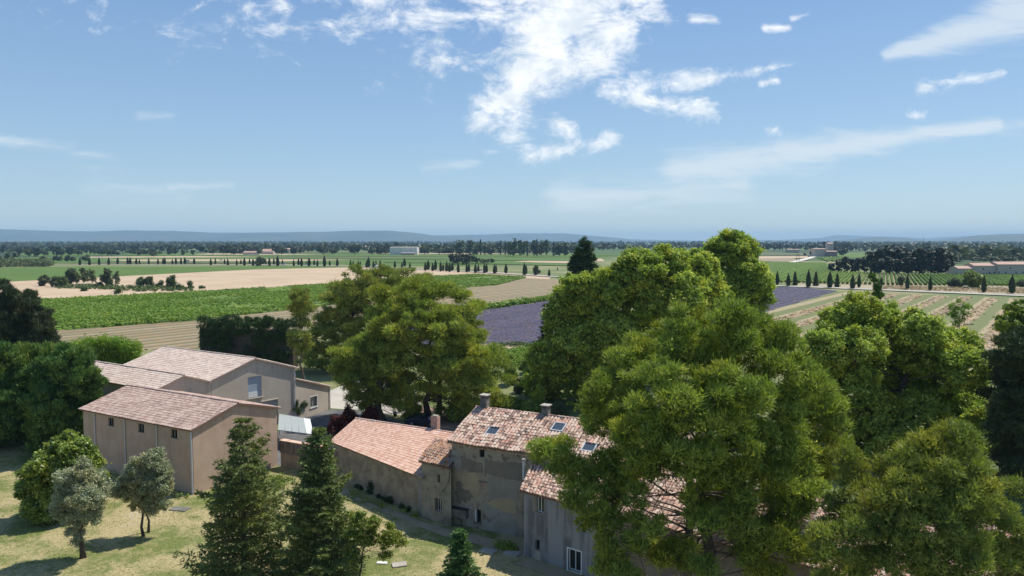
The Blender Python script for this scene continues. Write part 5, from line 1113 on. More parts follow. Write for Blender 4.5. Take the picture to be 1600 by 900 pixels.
# mid-field copse trees
RC = 'scrubby trees on the sandy island in the field'
copse = [(70, 447, 9, 14, 'riparian', 'left end thin willowy bush of the copse'), (88, 448, 9, 11, 'riparian', 'low round bush next to the left end of the copse'), (100, 449, 8, 14, 'shrubdark', 'dark low bush third from the left end of the copse'), (113, 446, 11, 22, 'riparian', 'broad grey green tree in the left half of the copse'), (131, 444, 8, 22, 'riparian', 'upright dark tree at the centre of the copse'), (144, 444, 6, 20, 'riparian', 'thin tree just right of the centre tree of the copse'), (167, 448, 9, 24, 'riparian', 'tallest pointed tree of the copse'), (182, 444, 5, 17, 'riparian', 'small isolated willow right of the tallest copse tree'),
         (155, 448, 7, 6, 'shrubdark', 'very low dark bush at the foot of the tallest copse tree'), (222, 448, 8, 12, 'riparian', 'dry looking bush on the sand beyond the copse'), (233, 448, 7, 13, 'shrubdark', 'darker twin of the dry bush on the sand'), (250, 449, 7, 7, 'shrubdark', 'low bush between the dry bush and the small dome tree'), (267, 450, 9, 15, 'shrubdark', 'small dome shaped tree right of the sand bushes'), (279, 452, 7, 6, 'shrubdark', 'low spill of scrub under the small dome tree'), (297, 451, 5, 9, 'shrubdark', 'last pointed bush of the sandy island'), (316, 451, 5, 3, 'shrubdark', 'tiny bush beyond the end of the sandy island'), (130, 455, 6, 5, 'shrubdark', 'tiny dark bush on the near edge of the sand'), (183, 459, 7, 6, 'shrubdark', 'tiny dark bush nearest the vineyard edge')]
for i, (px, py, r, h, mt, lab) in enumerate(copse): shrub('scrub_tree', lab, 'small tree', px, py, r, h, mt, 100 + i, cr=1.0, per=34, ll=.8, lw=.5, group=RC, n=1.0)
rng = np.random.RandomState(8)
def low_cover(name, poly_px, m, h, n, label, seed, size=.8, aspect=.6, per=10, cr=.9, dense_fn=None):
    rng = np.random.RandomState(seed); P = np.array([G(*p)[:2] for p in poly_px]); lo, hi = P.min(0), P.max(0)
    q = lo + rng.rand(n * 3, 2) * (hi - lo); q = q[inside(q, P)][:n]
    C = np.column_stack([q, np.full(len(q), h * .5)]); me = leaf_mesh(name, C, np.full(len(q), cr) * (.6 + .8 * rng.rand(len(q))), per, size, size * aspect, m, rng, h / cr * .6, .9)
    o = put_mesh(name, me, None); o['kind'] = 'stuff'; o['label'] = label; return o
def inside(q, P):
    c = np.zeros(len(q), bool); n = len(P)
    for i in range(n):
        x1, y1 = P[i]; x2, y2 = P[(i + 1) % n]; k = ((y1 > q[:, 1]) != (y2 > q[:, 1])) & (q[:, 0] < (x2 - x1) * (q[:, 1] - y1) / (y2 - y1 + 1e-12) + x1); c ^= k
    return c
low_cover('undergrowth', [(85, 447), (140, 446), (200, 448), (300, 450), (300, 455), (215, 456), (150, 452), (90, 451)], M['shrubdark'], 1.2, 500, 'low green scrub covering the sandy island', 9, 1.0)
low_cover('undergrowth.001', [(0, 418), (80, 417), (82, 412), (0, 411)], M['riparian'], 5, 260, 'bushy thicket at the left end of the cypress road', 10, 2.2, per=16, cr=3.5)

# ------------------------------------------------------------------ rows of vines and straw
def clip_rows(poly, spacing, dirv=(.6, .8), off_=0.):
    P = np.array(poly); d = unit(dirv); n = np.array([d[1], -d[0]]); s = P @ n; out = []
    k = math.ceil(s.min() / spacing)
    while k * spacing + off_ < s.max():
        c = k * spacing + off_; ts = []
        for i in range(len(P)):
            a, b = P[i], P[(i + 1) % len(P)]; sa, sb = a @ n - c, b @ n - c
            if (sa > 0) != (sb > 0): q = a + (b - a) * sa / (sa - sb); ts.append(q @ d)
        ts.sort()
        for j in range(0, len(ts) - 1, 2): out.append((d * ts[j] + n * c, d * ts[j + 1] + n * c))
        k += 1
    return out, n
def px_poly(p): return [G(*q)[:2] for q in p]
def bump_row(a, b, n, w, h, step, rng, V, F, Rn, wob=.15, taper=True):
    L_ = np.linalg.norm(b - a); k = max(2, int(L_ / step)); base = len(V)
    for i in range(k + 1):
        p = a + (b - a) * (i / k); ww = w * (1 + wob * rng.randn()); hh = h * (1 + wob * rng.randn()); o = rng.randn() * wob * w * .5
        for s_, z in ((-.5, 0.02), (-.36, .7), (0, 1.), (.36, .72), (.5, 0.02)): q = p + n * (ww * s_ + o); V.append((q[0], q[1], max(.03, hh * z)))
    tr_ = rng.rand()
    for i in range(k):
        t = tr_ * .8 + .1 * rng.rand() if wob < .1 else tr_ * .6 + .35 * rng.rand()
        for j in range(4): F.append((base + i * 5 + j, base + i * 5 + j + 1, base + i * 5 + 6 + j, base + i * 5 + 5 + j)); Rn.append(min(1, max(0, t * .8 + rng.rand() * .2)))
def row_object(name, rows, n, w, h, step, m, seed, parent=None, **kw):
    rng = np.random.RandomState(seed); V, F, Rn = [], [], []
    for a, b in rows: bump_row(a, b, n, w, h, step, rng, V, F, Rn, **kw)
    mb = MB(); mb.v = V; mb.f = F; mb.r = Rn; return mb.build(name, m, parent, rnd=True)
# far vineyard with visible rows: one part per row
rows, n = clip_rows(px_poly([(1150, 442), (1190, 411), (1290, 411.5), (1296, 424), (1400, 429.5), (1500, 430.5), (1900, 433), (1900, 456), (1600, 447), (1385, 445.4), (1240, 442)]), 2.35, (.451, .892))
c0 = np.mean([r[0] for r in rows], 0); vy = thing('vineyard', (c0[0], c0[1], 0), 'large vineyard in straight bright green rows behind the road cypresses', 'vineyard')
rows.sort(key=lambda r: -np.linalg.norm(r[1] - r[0])); rows = [r for r in rows if np.linalg.norm(r[1] - r[0]) > 8]
for i, r in enumerate(rows[:290]): row_object('vine_row', [r], n, 1.35, 1.5, 2.2 if len(rows) < 200 else 3, M['vine'], 200 + i, vy)
if len(rows) > 290: q = row_object('vine_rows_rest', rows[290:], n, 1.15, 1.5, 3, M['vine'], 900, vy); q['kind'] = 'stuff'
rows, n = clip_rows(px_poly([(1274, 402.5), (1318, 402), (1326, 405), (1294, 410)]), 5, (.451, .892))
vy = thing('vineyard', (*rows[0][0], 0), 'small vineyard block below the stone farmstead by the white track', 'vineyard')
for i, r in enumerate(rows[:40]): row_object('vine_row', [r], n, 1.8, 1.8, 5, M['vine'], 500 + i, vy)
# near vineyard: rows of leafy vines
rows, n = clip_rows(px_poly(VINE1), 2.4); rng = np.random.RandomState(77)
me_v = row_object('vine_rows', rows, n, .95, .85, 1.6, M['vine'], 78, wob=.3); me_v['kind'] = 'stuff'; me_v['label'] = 'low ridges of vine foliage in the near vineyard'
Cs = []
for a, b in rows:
    L_ = np.linalg.norm(b - a); k = int(L_ / 1.15)
    if k < 1: continue
    s = (np.arange(k) + rng.rand(k) * .6) / k; p = a + (b - a) * s[:, None] + rng.randn(k, 2) * .18; Cs.append(p)
Cs = np.concatenate(Cs)
import mathutils.noise as mn
nv_ = np.array([mn.noise(Vector((p[0] * .045, p[1] * .045, 3.3))) for p in Cs]); keep = nv_ < .22 + .25 * rng.rand(len(Cs)); Cs, nv_ = Cs[keep], nv_[keep]
C3 = np.column_stack([Cs, .75 + .25 * rng.rand(len(Cs))])
q = put_mesh('vines', leaf_mesh('vines', C3, np.full(len(C3), .75) * (.7 + .6 * rng.rand(len(C3))), 11, .62, .48, M['vine'], rng, .8, .9, .2, .7, tone=np.clip(.5 - nv_, 0, 1)), None); q['kind'] = 'stuff'; q['label'] = 'mottled bright green vines of the near vineyard'
# lavender
for i, (poly, seed) in enumerate(((LAV1, 81), (LAV2, 82))):
    rows, n = clip_rows(px_poly(poly), 1.75); rng = np.random.RandomState(seed); Cs = []
    for a, b in rows:
        L_ = np.linalg.norm(b - a); k = int(L_ / .95)
        if k < 1: continue
        s = (np.arange(k) + rng.rand(k) * .5) / k; Cs.append(a + (b - a) * s[:, None] + rng.randn(k, 2) * .08)
    q = row_object('lavender_rows', rows, n, 1.35, .42, 2.2, M['lav'], seed + 5, wob=.09); q['kind'] = 'stuff'; q['label'] = 'close low ridges of lavender in long rows'
    Cs = np.concatenate(Cs)[::2]; C3 = np.column_stack([Cs, np.full(len(Cs), .34)]); tone = np.where(rng.rand(len(Cs)) < (.07 if i == 0 else .015), 2.0, rng.rand(len(Cs)) * .6)
    q = put_mesh('lavender', leaf_mesh('lavender', C3, np.full(len(C3), .5) * (.8 + .4 * rng.rand(len(C3))), 7, .42, .28, M['lav'], rng, .35, 1.6, .3, .4, tone=tone), None); q['kind'] = 'stuff'; q['label'] = 'purple lavender plants ' + ('behind the domed pine' if i == 0 else 'beside the windrows under the road')
# windrows and stubble rows
rows, n = clip_rows(px_poly([(1314, 457.5), (1590, 468), (1900, 480), (1850, 540), (1560, 548), (1240, 532), (1130, 512), (1205, 487)]), 9.5, off_=4.75)
for i, r in enumerate([r for r in rows if np.linalg.norm(r[1] - r[0]) > 6]):
    a, b = r; a, b = (a, b) if a[1] < b[1] else (b, a)
    q = row_object('straw_windrow', [(a, b)], n, 3.1, .42, 1.1, M['hay'], 300 + i, wob=.28); tag(q, 'long ridge of cut straw lying on the mown green field', 'windrow', 'straw windrows on the mown field')
    rng = np.random.RandomState(400 + i); L_ = np.linalg.norm(b - a); k = int(L_ * 2.2); s = rng.rand(k)
    cc_ = np.column_stack([a + (b - a) * s[:, None] + n * (rng.randn(k) * .85)[:, None], .12 + .2 * rng.rand(k)])
    st = put_mesh('loose_straw', leaf_mesh('loose_straw', cc_, np.full(k, .5), 7, .55, .22, M['hay'], rng, .5, .6, .2, 1.), None); st.parent = q; st['kind'] = 'stuff'
rows, n = clip_rows(px_poly(STUB), 5.5, off_=2.75); q = row_object('straw_rows', rows, n, 1.9, .2, 2.5, M['haydull'], 330, wob=.09); q['kind'] = 'stuff'; q['label'] = 'low ridges of dry cut stems on the stubble field'
rows, n = clip_rows(px_poly([(754, 485.5), (800, 478), (864, 468.5), (864, 466), (800, 475), (754, 482.5)]), 1.6, (.89, .45))
q = low_cover('bush_row', [(752, 485.5), (800, 478.5), (866, 468.5), (866, 466.3), (800, 475.3), (752, 482)], M['vine'], 1.8, 700, 'thin green row of bushes between stubble and lavender', 91, .8, .7, 14, .9)
low_cover('bush_row.001', [(776, 541), (858, 545.5), (868, 539.5), (800, 537.5)], M['shrubdark'], .8, 200, 'tufts along the lower edge of the lavender', 92, .4, .6, 10, .6)
low_cover('vine_patch', [(770, 560), (800, 549), (868, 547), (870, 572), (790, 576)], M['vine'], 1.2, 900, 'bright green vine patch below the lavender', 93, .45, .7, 14, .8)
low_cover('garden_growth', [(756, 652), (850, 655), (860, 640), (790, 628), (758, 636)], M['shrub'], 1.1, 420, 'bright weeds right behind the farmhouse ridge', 94, .3, .7, 18, .7)
low_cover('dry_weeds', [(1380, 447.5), (1700, 453), (1700, 462), (1380, 452)], M['hay'], .8, 1500, 'dry weeds on the verge by the road', 95, .8, .3, 8, .9)
# weeds at wall feet and grass on the lawn
def grass(name, poly, n, seed, h, m, label):
    rng = np.random.RandomState(seed); P = np.array(poly, float); lo, hi = P.min(0), P.max(0); q = lo + rng.rand(n * 3, 2) * (hi - lo); q = q[inside(q, P)][:n]
    n3 = np.array([mn.noise(Vector((a * .35, b * .35, 0))) for a, b in q]); q = q[n3 + rng.rand(len(q)) * .9 > .35]; k = len(q)
    p = np.column_stack([q, np.full(k, .04)]); ax = nrm(rng.randn(k, 3) * .8 + np.array([0, 0, .7])); ax[:, 2] = np.abs(ax[:, 2]); sdv = nrm(np.cross(ax, rng.randn(k, 3))); hh = (h * (.4 + rng.rand(k)))[:, None]; w = .02 + .025 * rng.rand(k)[:, None]
    V = np.stack([p - sdv * w, p + sdv * w, p + ax * hh], 1).reshape(-1, 3); o = put_mesh(name, arrays_mesh(name, V, 3, M[m], rng.rand(k)), None); o['kind'] = 'stuff'; o['label'] = label
grass('lawn_grass', [(-62, 48), (0, 48), (1, 56), (-6, 61), (-20, 74), (-30, 70), (-52, 84), (-75, 92)], 42000, 96, .12, 'grassb', 'short dry grass blades on the lawn')
low_cover('wall_weeds', [(375, 748), (440, 745), (470, 752), (440, 765), (370, 765)], M['shrub'], .5, 120, 'weeds at the foot of the parapet wall', 97, .2, .6, 20, .5)
for i, (w_, poly) in enumerate((('b', [(168, 735), (235, 765), (300, 778), (298, 783), (230, 772), (165, 742)]), ('l', [(540, 766), (600, 790), (655, 808), (652, 813), (598, 796), (536, 772)]), ('t', [(775, 853), (800, 858), (808, 862), (790, 860)]))):
    low_cover('wall_weeds.%03d' % (i + 1), poly, M['laurel'], .5, 90, 'dark weeds at the foot of a wall', 98 + i, .18, .6, 24, .4)
def ivy(w, pts, root, seed):
    rng = np.random.RandomState(seed); C = []
    for px, py, r in pts:
        u, z = w.uz(px, py)
        for k in range(6): C.append(w.at(u + rng.randn() * r * .4, max(.1, z + rng.randn() * r * .5), .1))
    C = np.array(C); put_mesh('ivy', leaf_mesh('ivy', C, np.full(len(C), .28), 50, .14, .1, M['hedge'], rng, 1.2, .3), root)
lw_ = Wall(f0, f1, 0, 3.75)
ivy(lw_, [(580, 757, .3), (580, 768, .4), (580, 778, .5), (565, 770, .5), (594, 785, .5), (605, 788, .5), (611, 780, .3), (560, 772, .5), (630, 800, .4), (640, 802, .4)], low, 5)
aw = Wall(aA, aB, 0, 5)
ivy(aw, [(461, 640, .4), (463, 632, .5), (470, 634, .5), (476, 630, .5), (466, 644, .3)], annex, 6)
# ------------------------------------------------------------------ cypresses along the road
def cyp_mesh(k, n=420, prof='spindle'):
    rng = np.random.RandomState(600 + k); z = rng.rand(n) ** .9; a = rng.rand(n) * 6.283
    rad = (np.sin(np.clip(z * 1.02 + .08, 0, 1) ** .72 * math.pi) ** .75 if prof == 'spindle' else (1 - z) ** .8 * 1.0 + .03); rad = rad * (1 + .1 * np.sin(a * 3 + z * 9)) * (.8 + .22 * rng.rand(n)) * (.13 if prof == 'spindle' else .19)
    p = np.column_stack([np.cos(a) * rad, np.sin(a) * rad, z * .96 + .02]); ax = nrm(np.column_stack([np.cos(a) * .35, np.sin(a) * .35, np.ones(n)]) + rng.randn(n, 3) * .2); sdv = nrm(np.cross(ax, rng.randn(n, 3) * .5 + np.column_stack([np.cos(a), np.sin(a), a * 0])))
    V = np.stack([p - sdv * .03, p + sdv * .03, p + ax * .075], 1).reshape(-1, 3); me = arrays_mesh('crown', V, 3, M['cypress'], np.clip(rng.rand(n), 0, 1)); return me
def core_mesh(prof, k=0):
    mb = MB(); pts = [(0, 0, z) for z in (.02, .1, .3, .6, .85, .97)]
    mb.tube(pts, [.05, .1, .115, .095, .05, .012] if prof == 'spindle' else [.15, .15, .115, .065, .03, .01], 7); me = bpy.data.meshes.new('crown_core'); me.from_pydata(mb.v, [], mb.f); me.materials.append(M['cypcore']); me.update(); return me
CY = {'spindle': [cyp_mesh(k) for k in range(4)], 'cone': [cyp_mesh(10 + k, prof='cone') for k in range(2)]}; CORE = {p: core_mesh(p) for p in CY}
tmb = MB(); tmb.tube([(0, 0, -.01), (0, 0, .1)], .012, 5); TR = bpy.data.meshes.new('trunk'); TR.from_pydata(tmb.v, [], tmb.f); TR.materials.append(M['bark_dark'])
def cyp(px, base, top, fat=1., prof='spindle', k=0):
    p = G(px, base); ht = D(px, top, p[1])[2]; o = thing('cypress_tree', p, 'dark slender cypress standing in the row along the country road', 'cypress tree', 'cypresses lining the country road', rz=px)
    o.scale = (ht * fat, ht * fat, ht)
    for nm, me in (('crown', CY[prof][k % len(CY[prof])]), ('crown_core', CORE[prof]), ('trunk', TR)): c = link(bpy.data.objects.new(nm, me), o)
    return o
left = [(57.5, 412, 405), (125, 414, 403), (140, 414, 402), (155, 414, 402), (170, 413.5, 402.5), (184, 412.8, 402), (199.5, 413, 402), (203.5, 413, 402), (213, 413, 403), (218, 413, 405), (232.5, 413, 403), (247, 413, 404), (255, 412.8, 403), (257.8, 412.8, 402), (269.5, 413, 405), (275, 413, 402.5), (283, 413, 402.5), (289, 412.5, 402), (303.5, 412.5, 402.5), (329.5, 414.5, 403.5), (336.5, 412.5, 403), (351, 412.5, 404.5), (356, 414.5, 404), (370, 414.5, 405), (376.5, 412.5, 405), (382, 415, 402.5), (390, 412.5, 403.5), (395.5, 415, 404), (415.5, 413, 406), (421, 415.5, 402.5), (428, 413.5, 402.5), (434, 415.5, 400), (441.5, 413.5, 405), (459, 415.8, 405), (466.5, 414, 403.8), (471.3, 415.8, 403), (478.5, 414, 408), (483, 416, 402.5), (491, 414.2, 405), (496, 416, 405.5), (507, 416.5, 399), (515.3, 415, 406.5), (527, 416, 403.5), (547.8, 418, 405.5), (552, 416.5, 407), (560, 418, 407.5), (563, 416.8, 407.5), (573, 418, 407), (575.8, 417.5, 401.5), (583.5, 418.5, 407), (587.5, 416, 406.5), (594, 418, 406.5), (617, 418.5, 407), (628, 419.5, 409), (632, 416, 403), (640.5, 419, 410),
        (664.5, 423, 409), (669, 421.5, 406.5), (676, 423.5, 410.5), (680.5, 422, 406), (688.5, 424, 408.5), (692.5, 423, 412.5), (698, 424, 408), (702.5, 425, 410), (706.5, 423, 409.5), (716, 425.5, 411), (729.3, 425.5, 412), (732.5, 424.5, 412), (743, 426.5, 412), (747.5, 425, 413), (756.8, 426.5, 411.5), (760, 426, 412), (772.5, 427.5, 413), (775, 426, 413), (790.5, 427, 412), (819.5, 430, 411), (822, 428, 414), (837, 430.5, 414.5), (858, 432, 420), (871, 422, 417)]
for i, (px, b, t_) in enumerate(left): cyp(px, b + .3, t_, 1.05 + .35 * ((i * 37) % 10) / 10, k=i)
for i, (px, b, t_, f, pr) in enumerate([(1214.5, 445, 424, .95, 'spindle'), (1231.5, 448, 427.5, 1.05, 'spindle'), (1242, 446, 424.5, 1.0, 'cone'), (1263, 449.5, 422, .95, 'spindle'), (1274.5, 446.8, 424.5, 1.0, 'cone'), (1296.3, 450.5, 424.5, 1.1, 'spindle'), (1308, 448.5, 427.5, 1.0, 'cone'), (1332, 452, 429.5, 1.15, 'spindle'), (1342, 449.5, 427, .8, 'spindle'), (1376.5, 450.5, 431.5, .8, 'spindle'), (1417.5, 452.5, 429, .85, 'spindle'), (1453.3, 454, 432, .9, 'spindle'), (1537, 457, 431, .9, 'spindle'), (1580.8, 458.5, 430, 1.1, 'spindle')]):
    cyp(px, b, t_, f * 1.1, pr, i)
shrub('verge_shrub', 'greyish bare round shrub between the road cypresses', 'shrub', 1408, 447.5, 6, 17, 'riparian', 120, cr=.7, per=34, ll=.5, lw=.3)
shrub('verge_shrub', 'big dark green bush between the road and the stone farmstead', 'shrub', 1520, 450, 19, 24, 'laurel', 121, cr=1.1, per=60, ll=.7, lw=.5, n=1.5)
shrub('verge_shrub', 'paler low bush attached to the big dark verge bush', 'shrub', 1494, 449.5, 14, 13, 'riparian', 122, cr=.9, per=50, ll=.6, lw=.4)
shrub('verge_shrub', 'low grey bush at the edge of view beside the last cypress', 'shrub', 1598, 448, 10, 10, 'riparian', 123, cr=.9, per=50, ll=.6, lw=.4)
shrub('verge_shrub', 'greyish shrub behind the last cypress on the road bend', 'shrub', 839, 428, 6, 13, 'riparian', 124, cr=1.2, per=34, ll=.8, lw=.5)
shrub('verge_shrub', 'wide bare shrub among the middle road cypresses', 'shrub', 407, 415.5, 9, 13, 'riparian', 125, cr=1.6, per=30, ll=1.2, lw=.8)
for i, (px, py, r, h, mt) in enumerate(((88, 407, 5, 7, 'riparian'), (94.5, 407.5, 4, 7, 'riparian'), (105.5, 408, 4.5, 9, 'riparian'), (113, 408, 4, 6, 'riparian'), (135, 408, 5, 9, 'riparian'), (67, 408, 4, 6, 'riparian'))):
    shrub('orchard_tree', 'small round grey green tree in the far field beyond the road', 'small tree', px, py, r, h, mt, 130 + i, cr=1.8, per=26, ll=1.6, lw=1.1, group='small trees in the far left field')

# ------------------------------------------------------------------ distant trees
def far_variant(k, kind, n=150):
    rng = np.random.RandomState(700 + k)
    if kind == 'round':
        lobes = [(np.array([rng.uniform(-.22, .22), rng.uniform(-.22, .22), rng.uniform(.4, .72)]), np.array([.28, .28, .25]) * rng.uniform(.8, 1.15)) for _ in range(5)]
    elif kind == 'tall':
        lobes = [(np.array([rng.uniform(-.1, .1), rng.uniform(-.1, .1), z]), np.array([.16, .16, .16]) * rng.uniform(.8, 1.2)) for z in (.3, .45, .6, .75, .86)]
    elif kind == 'poplar':
        lobes = [(np.array([0, 0, z]), np.array([.055, .055, .12]) * q) for z, q in ((.2, .9), (.36, 1.05), (.52, 1.05), (.68, .9), (.82, .7), (.92, .4))]
    else:
        lobes = [(np.array([rng.uniform(-.25, .25), rng.uniform(-.25, .25), rng.uniform(.5, .75)]), np.array([.24, .24, .15]) * rng.uniform(.8, 1.2)) for _ in range(7)]
    C, F_ = [], []
    Cn, Rr = clumps_of(lobes, .09 if kind != 'poplar' else .04, .7, rng, .2)
    k_ = max(2, int(n / len(Cn)) + 1); idx = np.repeat(np.arange(len(Cn)), k_); m_ = len(idx); d = rdir(m_, rng); p = Cn[idx] + d * (Rr[idx])[:, None] * .9
    N = nrm(d + np.array([0, 0, .5]) + rng.randn(m_, 3) * .5); a = nrm(np.cross(N, rng.randn(m_, 3))); b = np.cross(N, a); s = (.08 if kind != 'poplar' else .04)
    V = np.stack([p - a * s, p - b * s * .8, p + a * s, p + b * s * .8], 1); return V, np.clip(.5 * rng.rand(len(Cn))[idx] + .5 * rng.rand(m_), 0, 1)
VAR = {k: [far_variant(i + j * 10, k, n) for i in range(4)] for j, (k, n) in enumerate((('round', 240), ('tall', 260), ('pine', 240), ('poplar', 170)))}
def thin(v, n, seed): q = np.random.RandomState(seed).permutation(len(v[0]))[:n]; return v[0][q], v[1][q]
LOW = {k: [thin(far_variant(50 + i + j * 10, k, 44), 20, i) for i in range(4)] for j, k in enumerate(('round', 'tall', 'pine', 'poplar'))}
def merged(name, items, m, label, low=False):
    Vs, Rs = [], []
    for p, ht, wd, kind, i in items:
        V, r = (LOW if low else VAR)[kind][i % 4]; a = (i * 2.399) % 6.28; c, s = math.cos(a), math.sin(a); W_ = V.copy()
        sw = 3.3 if low else 1.; cen = V.mean(1, keepdims=True); W_ = cen + (V - cen) * sw
        X = W_[..., 0] * c - W_[..., 1] * s; Y = W_[..., 0] * s + W_[..., 1] * c
        Vs.append(np.stack([X * wd + p[0], Y * wd + p[1], W_[..., 2] * ht], -1).reshape(-1, 3)); Rs.append(np.clip(r * .7 + .3 * ((i * 7919) % 97) / 97, 0, 1))
    me = arrays_mesh(name, np.concatenate(Vs), 4, m, np.concatenate(Rs)); o = put_mesh(name, me, None); o['kind'] = 'stuff'; o['label'] = label; return o
rng = np.random.RandomState(99)
def belt(name, label, x0, x1, y0, y1, ht, mat, dens=1., kinds=('round', 'round', 'pine', 'tall'), edge=None, low=False):
    items = []; d0, d1 = G(800, y1)[1], G(800, y0)[1]; span = (x1 - x0) / FPX
    nrows = max(2, int(min(9, (d1 - d0) / (ht * 2.2))))
    for rw_ in range(nrows):
        d = d0 + (d1 - d0) * (rw_ + .3) / nrows; nn_ = int(min(900, span * d / (ht * .62) * dens))
        for k in range(nn_):
            dd = d * (1 + rng.uniform(-.5, .5) * (d1 - d0) / nrows / d); x = ((x0 + (x1 - x0) * rng.rand()) - 800) / FPX * dd; h_ = ht * rng.uniform(.4, 1.3) * (1 + .5 * mn.noise(Vector((x * .006, dd * .002, 1.)))); 
            if mn.noise(Vector((x * .004, dd * .0015, 7.))) > .22: continue
            items.append(((x, dd), h_, h_ * rng.uniform(.85, 1.35), kinds[rng.randint(len(kinds))], rng.randint(1000)))
    return merged(name, items, M[mat], label, low)
belt('woods', 'dark wooded belt far across the plain on the left', -120, 420, 384.0, 389.5, 13, 'fartree', 1.2, low=True)
belt('woods.001', 'wooded belt behind the long white building', 380, 900, 384.5, 393, 13, 'fartree', 1.2, low=True)
belt('woods.002', 'bluish line of trees along the horizon', -200, 1800, 379.4, 383.8, 15, 'fardark', .6, low=True)
belt('woods.003', 'dark wood behind the cream shed and the stone farmstead', 1170, 1330, 385, 393.5, 14, 'fardark', .8, low=True)
belt('woods.004', 'wooded plain above the pine wood', 1300, 1750, 383.2, 393, 13, 'fartree', 1.1, low=True)
belt('woods.005', 'green broadleaf wood behind the stone farmstead', 1490, 1680, 397, 409, 14, 'fartree', .9, kinds=('round',), low=True)
belt('woods.006', 'wooded middle distance between the plane tree crowns', 880, 1200, 384.5, 394, 12, 'fartree', .9, low=True)
belt('woods.007', 'patchy trees at the left edge beyond the green field', -150, 60, 395, 411, 8, 'riparian', .35, low=True)
belt('woods.008', 'trees along the far edge of the green fields', -100, 620, 390.5, 397.2, 11, 'fardark', .55, low=True)
belt('woods.009', 'tree belt beside the long white building', 655, 900, 389, 396.8, 13, 'fartree', .8, low=True)
def single(kind, name, label, cat, group, px, base, top, wpx, mat, k):
    p = G(px, base); ht = D(px, top, p[1])[2]; w = wpx * p[1] / FPX / {'round': .85, 'tall': .5, 'poplar': .13, 'pine': .85}[kind]
    V, r = VAR[kind][k % 4]; a = k * 1.7; c, s = math.cos(a), math.sin(a)
    X = V[..., 0] * c - V[..., 1] * s; Y = V[..., 0] * s + V[..., 1] * c; Wv = np.stack([X * w, Y * w, V[..., 2] * ht], -1).reshape(-1, 3)
    root = thing(name, p, label, cat, group); me = arrays_mesh('crown', Wv, 4, M[mat], r); link(bpy.data.objects.new('crown', me), root)
    mb = MB(); mb.tube([(p[0], p[1], -.1), (p[0], p[1], ht * .6)], [max(.25, ht * .02), .1], 5); mb.build('trunk', M['bark_dark'], root)
k = 0
for px, b, t_, w in ((751, 399, 373, 3.5), (757.5, 399, 378, 3), (782.5, 399, 374.5, 2.6), (789.5, 399, 375, 2.6), (813.5, 400, 373.5, 2.8), (824, 401, 376, 3), (839, 401, 372.3, 3), (864.8, 401, 376.5, 3.6)):
    single('poplar', 'poplar_tree', 'tall slim poplar standing above the line of trees on the plain', 'poplar tree', 'slim poplars on the plain', px, b, t_, w, 'fardark', k); k += 1
for px, b, t_, w in ((717, 398, 377, 17), (733, 398, 377, 13), (745, 399, 382, 12), (795, 400, 378, 11), (803, 401, 375, 10), (812, 400, 377, 8), (819, 399, 376.5, 10), (834, 400, 376, 11), (846, 400, 377.5, 11), (854, 400, 376, 8), (874, 400, 380, 14), (884, 400, 380, 12), (768, 398.5, 381, 14)):
    single('tall', 'riverside_tree', 'loose tall broadleaf tree in the line beside the slim poplars', 'tree', 'broadleaf trees beside the poplars', px, b, t_, w, 'riparian' if k % 3 else 'fartree', k); k += 1
for px, b, t_, w in ((709, 413, 395, 16), (723, 413.5, 394, 18), (733, 413, 396, 14), (744, 412.5, 399.5, 11), (769, 411.5, 403.5, 8), (715, 414, 401, 16), (728, 414, 402, 14)):
    single('round', 'thicket_tree', 'dark dense tree of the clump standing alone in the green field', 'tree', 'dark tree clump in the green field', px, b, t_, w, 'fardark', k); k += 1
single('round', 'thicket_tree', 'paler low bush beside the dark clump in the green field', 'tree', None, 757, 412, 404, 16, 'riparian', 3)
for px, b, t_, w in ((1312, 425, 407, 14), (1322, 426, 402.5, 12), (1331, 426, 404, 12), (1341, 426, 404, 12), (1351, 426, 403.5, 13), (1300, 425, 412, 12),):
    single('tall', 'young_pine', 'short bluish pine at the low end of the dark wood', 'pine tree', 'short pines at the end of the dark wood', px, b, t_, w, 'fardark', k); k += 1
for px, b, t_, w in ((1362, 427, 393, 20), (1376, 427.5, 390, 22), (1390, 427.5, 387.5, 24), (1405, 427.5, 388, 24), (1420, 427.5, 390, 24), (1436, 428, 388, 24), (1450, 428, 390, 24), (1465, 428, 389, 24), (1478, 428, 392, 22), (1395, 426, 395, 20), (1430, 426, 396, 20), (1460, 426, 396, 20), (1370, 428.5, 404, 18), (1385, 428.5, 402, 18), (1415, 428.5, 402, 20), (1445, 428.5, 404, 20), (1470, 428.5, 404, 20), (1400, 428.5, 406, 18)):
    single('tall', 'wood_pine', 'tall black green pine of the dense wood above the vine rows', 'pine tree', 'tall pines of the dense dark wood', px, b, t_, w, 'fardark', k); k += 1
for px, b, t_, w in ((1495, 412, 392, 30), (1480, 410, 386, 26), (1520, 410, 400, 26), (1548, 411, 399, 26), (1575, 411, 397, 30), (1600, 410, 395, 30), (1558, 413, 406, 14)):
    single('round', 'broadleaf_tree', 'mid green broadleaf tree behind the stone farmstead roofs', 'tree', 'broadleaf trees behind the stone farmstead', px, b, t_, w, 'fartree', k); k += 1
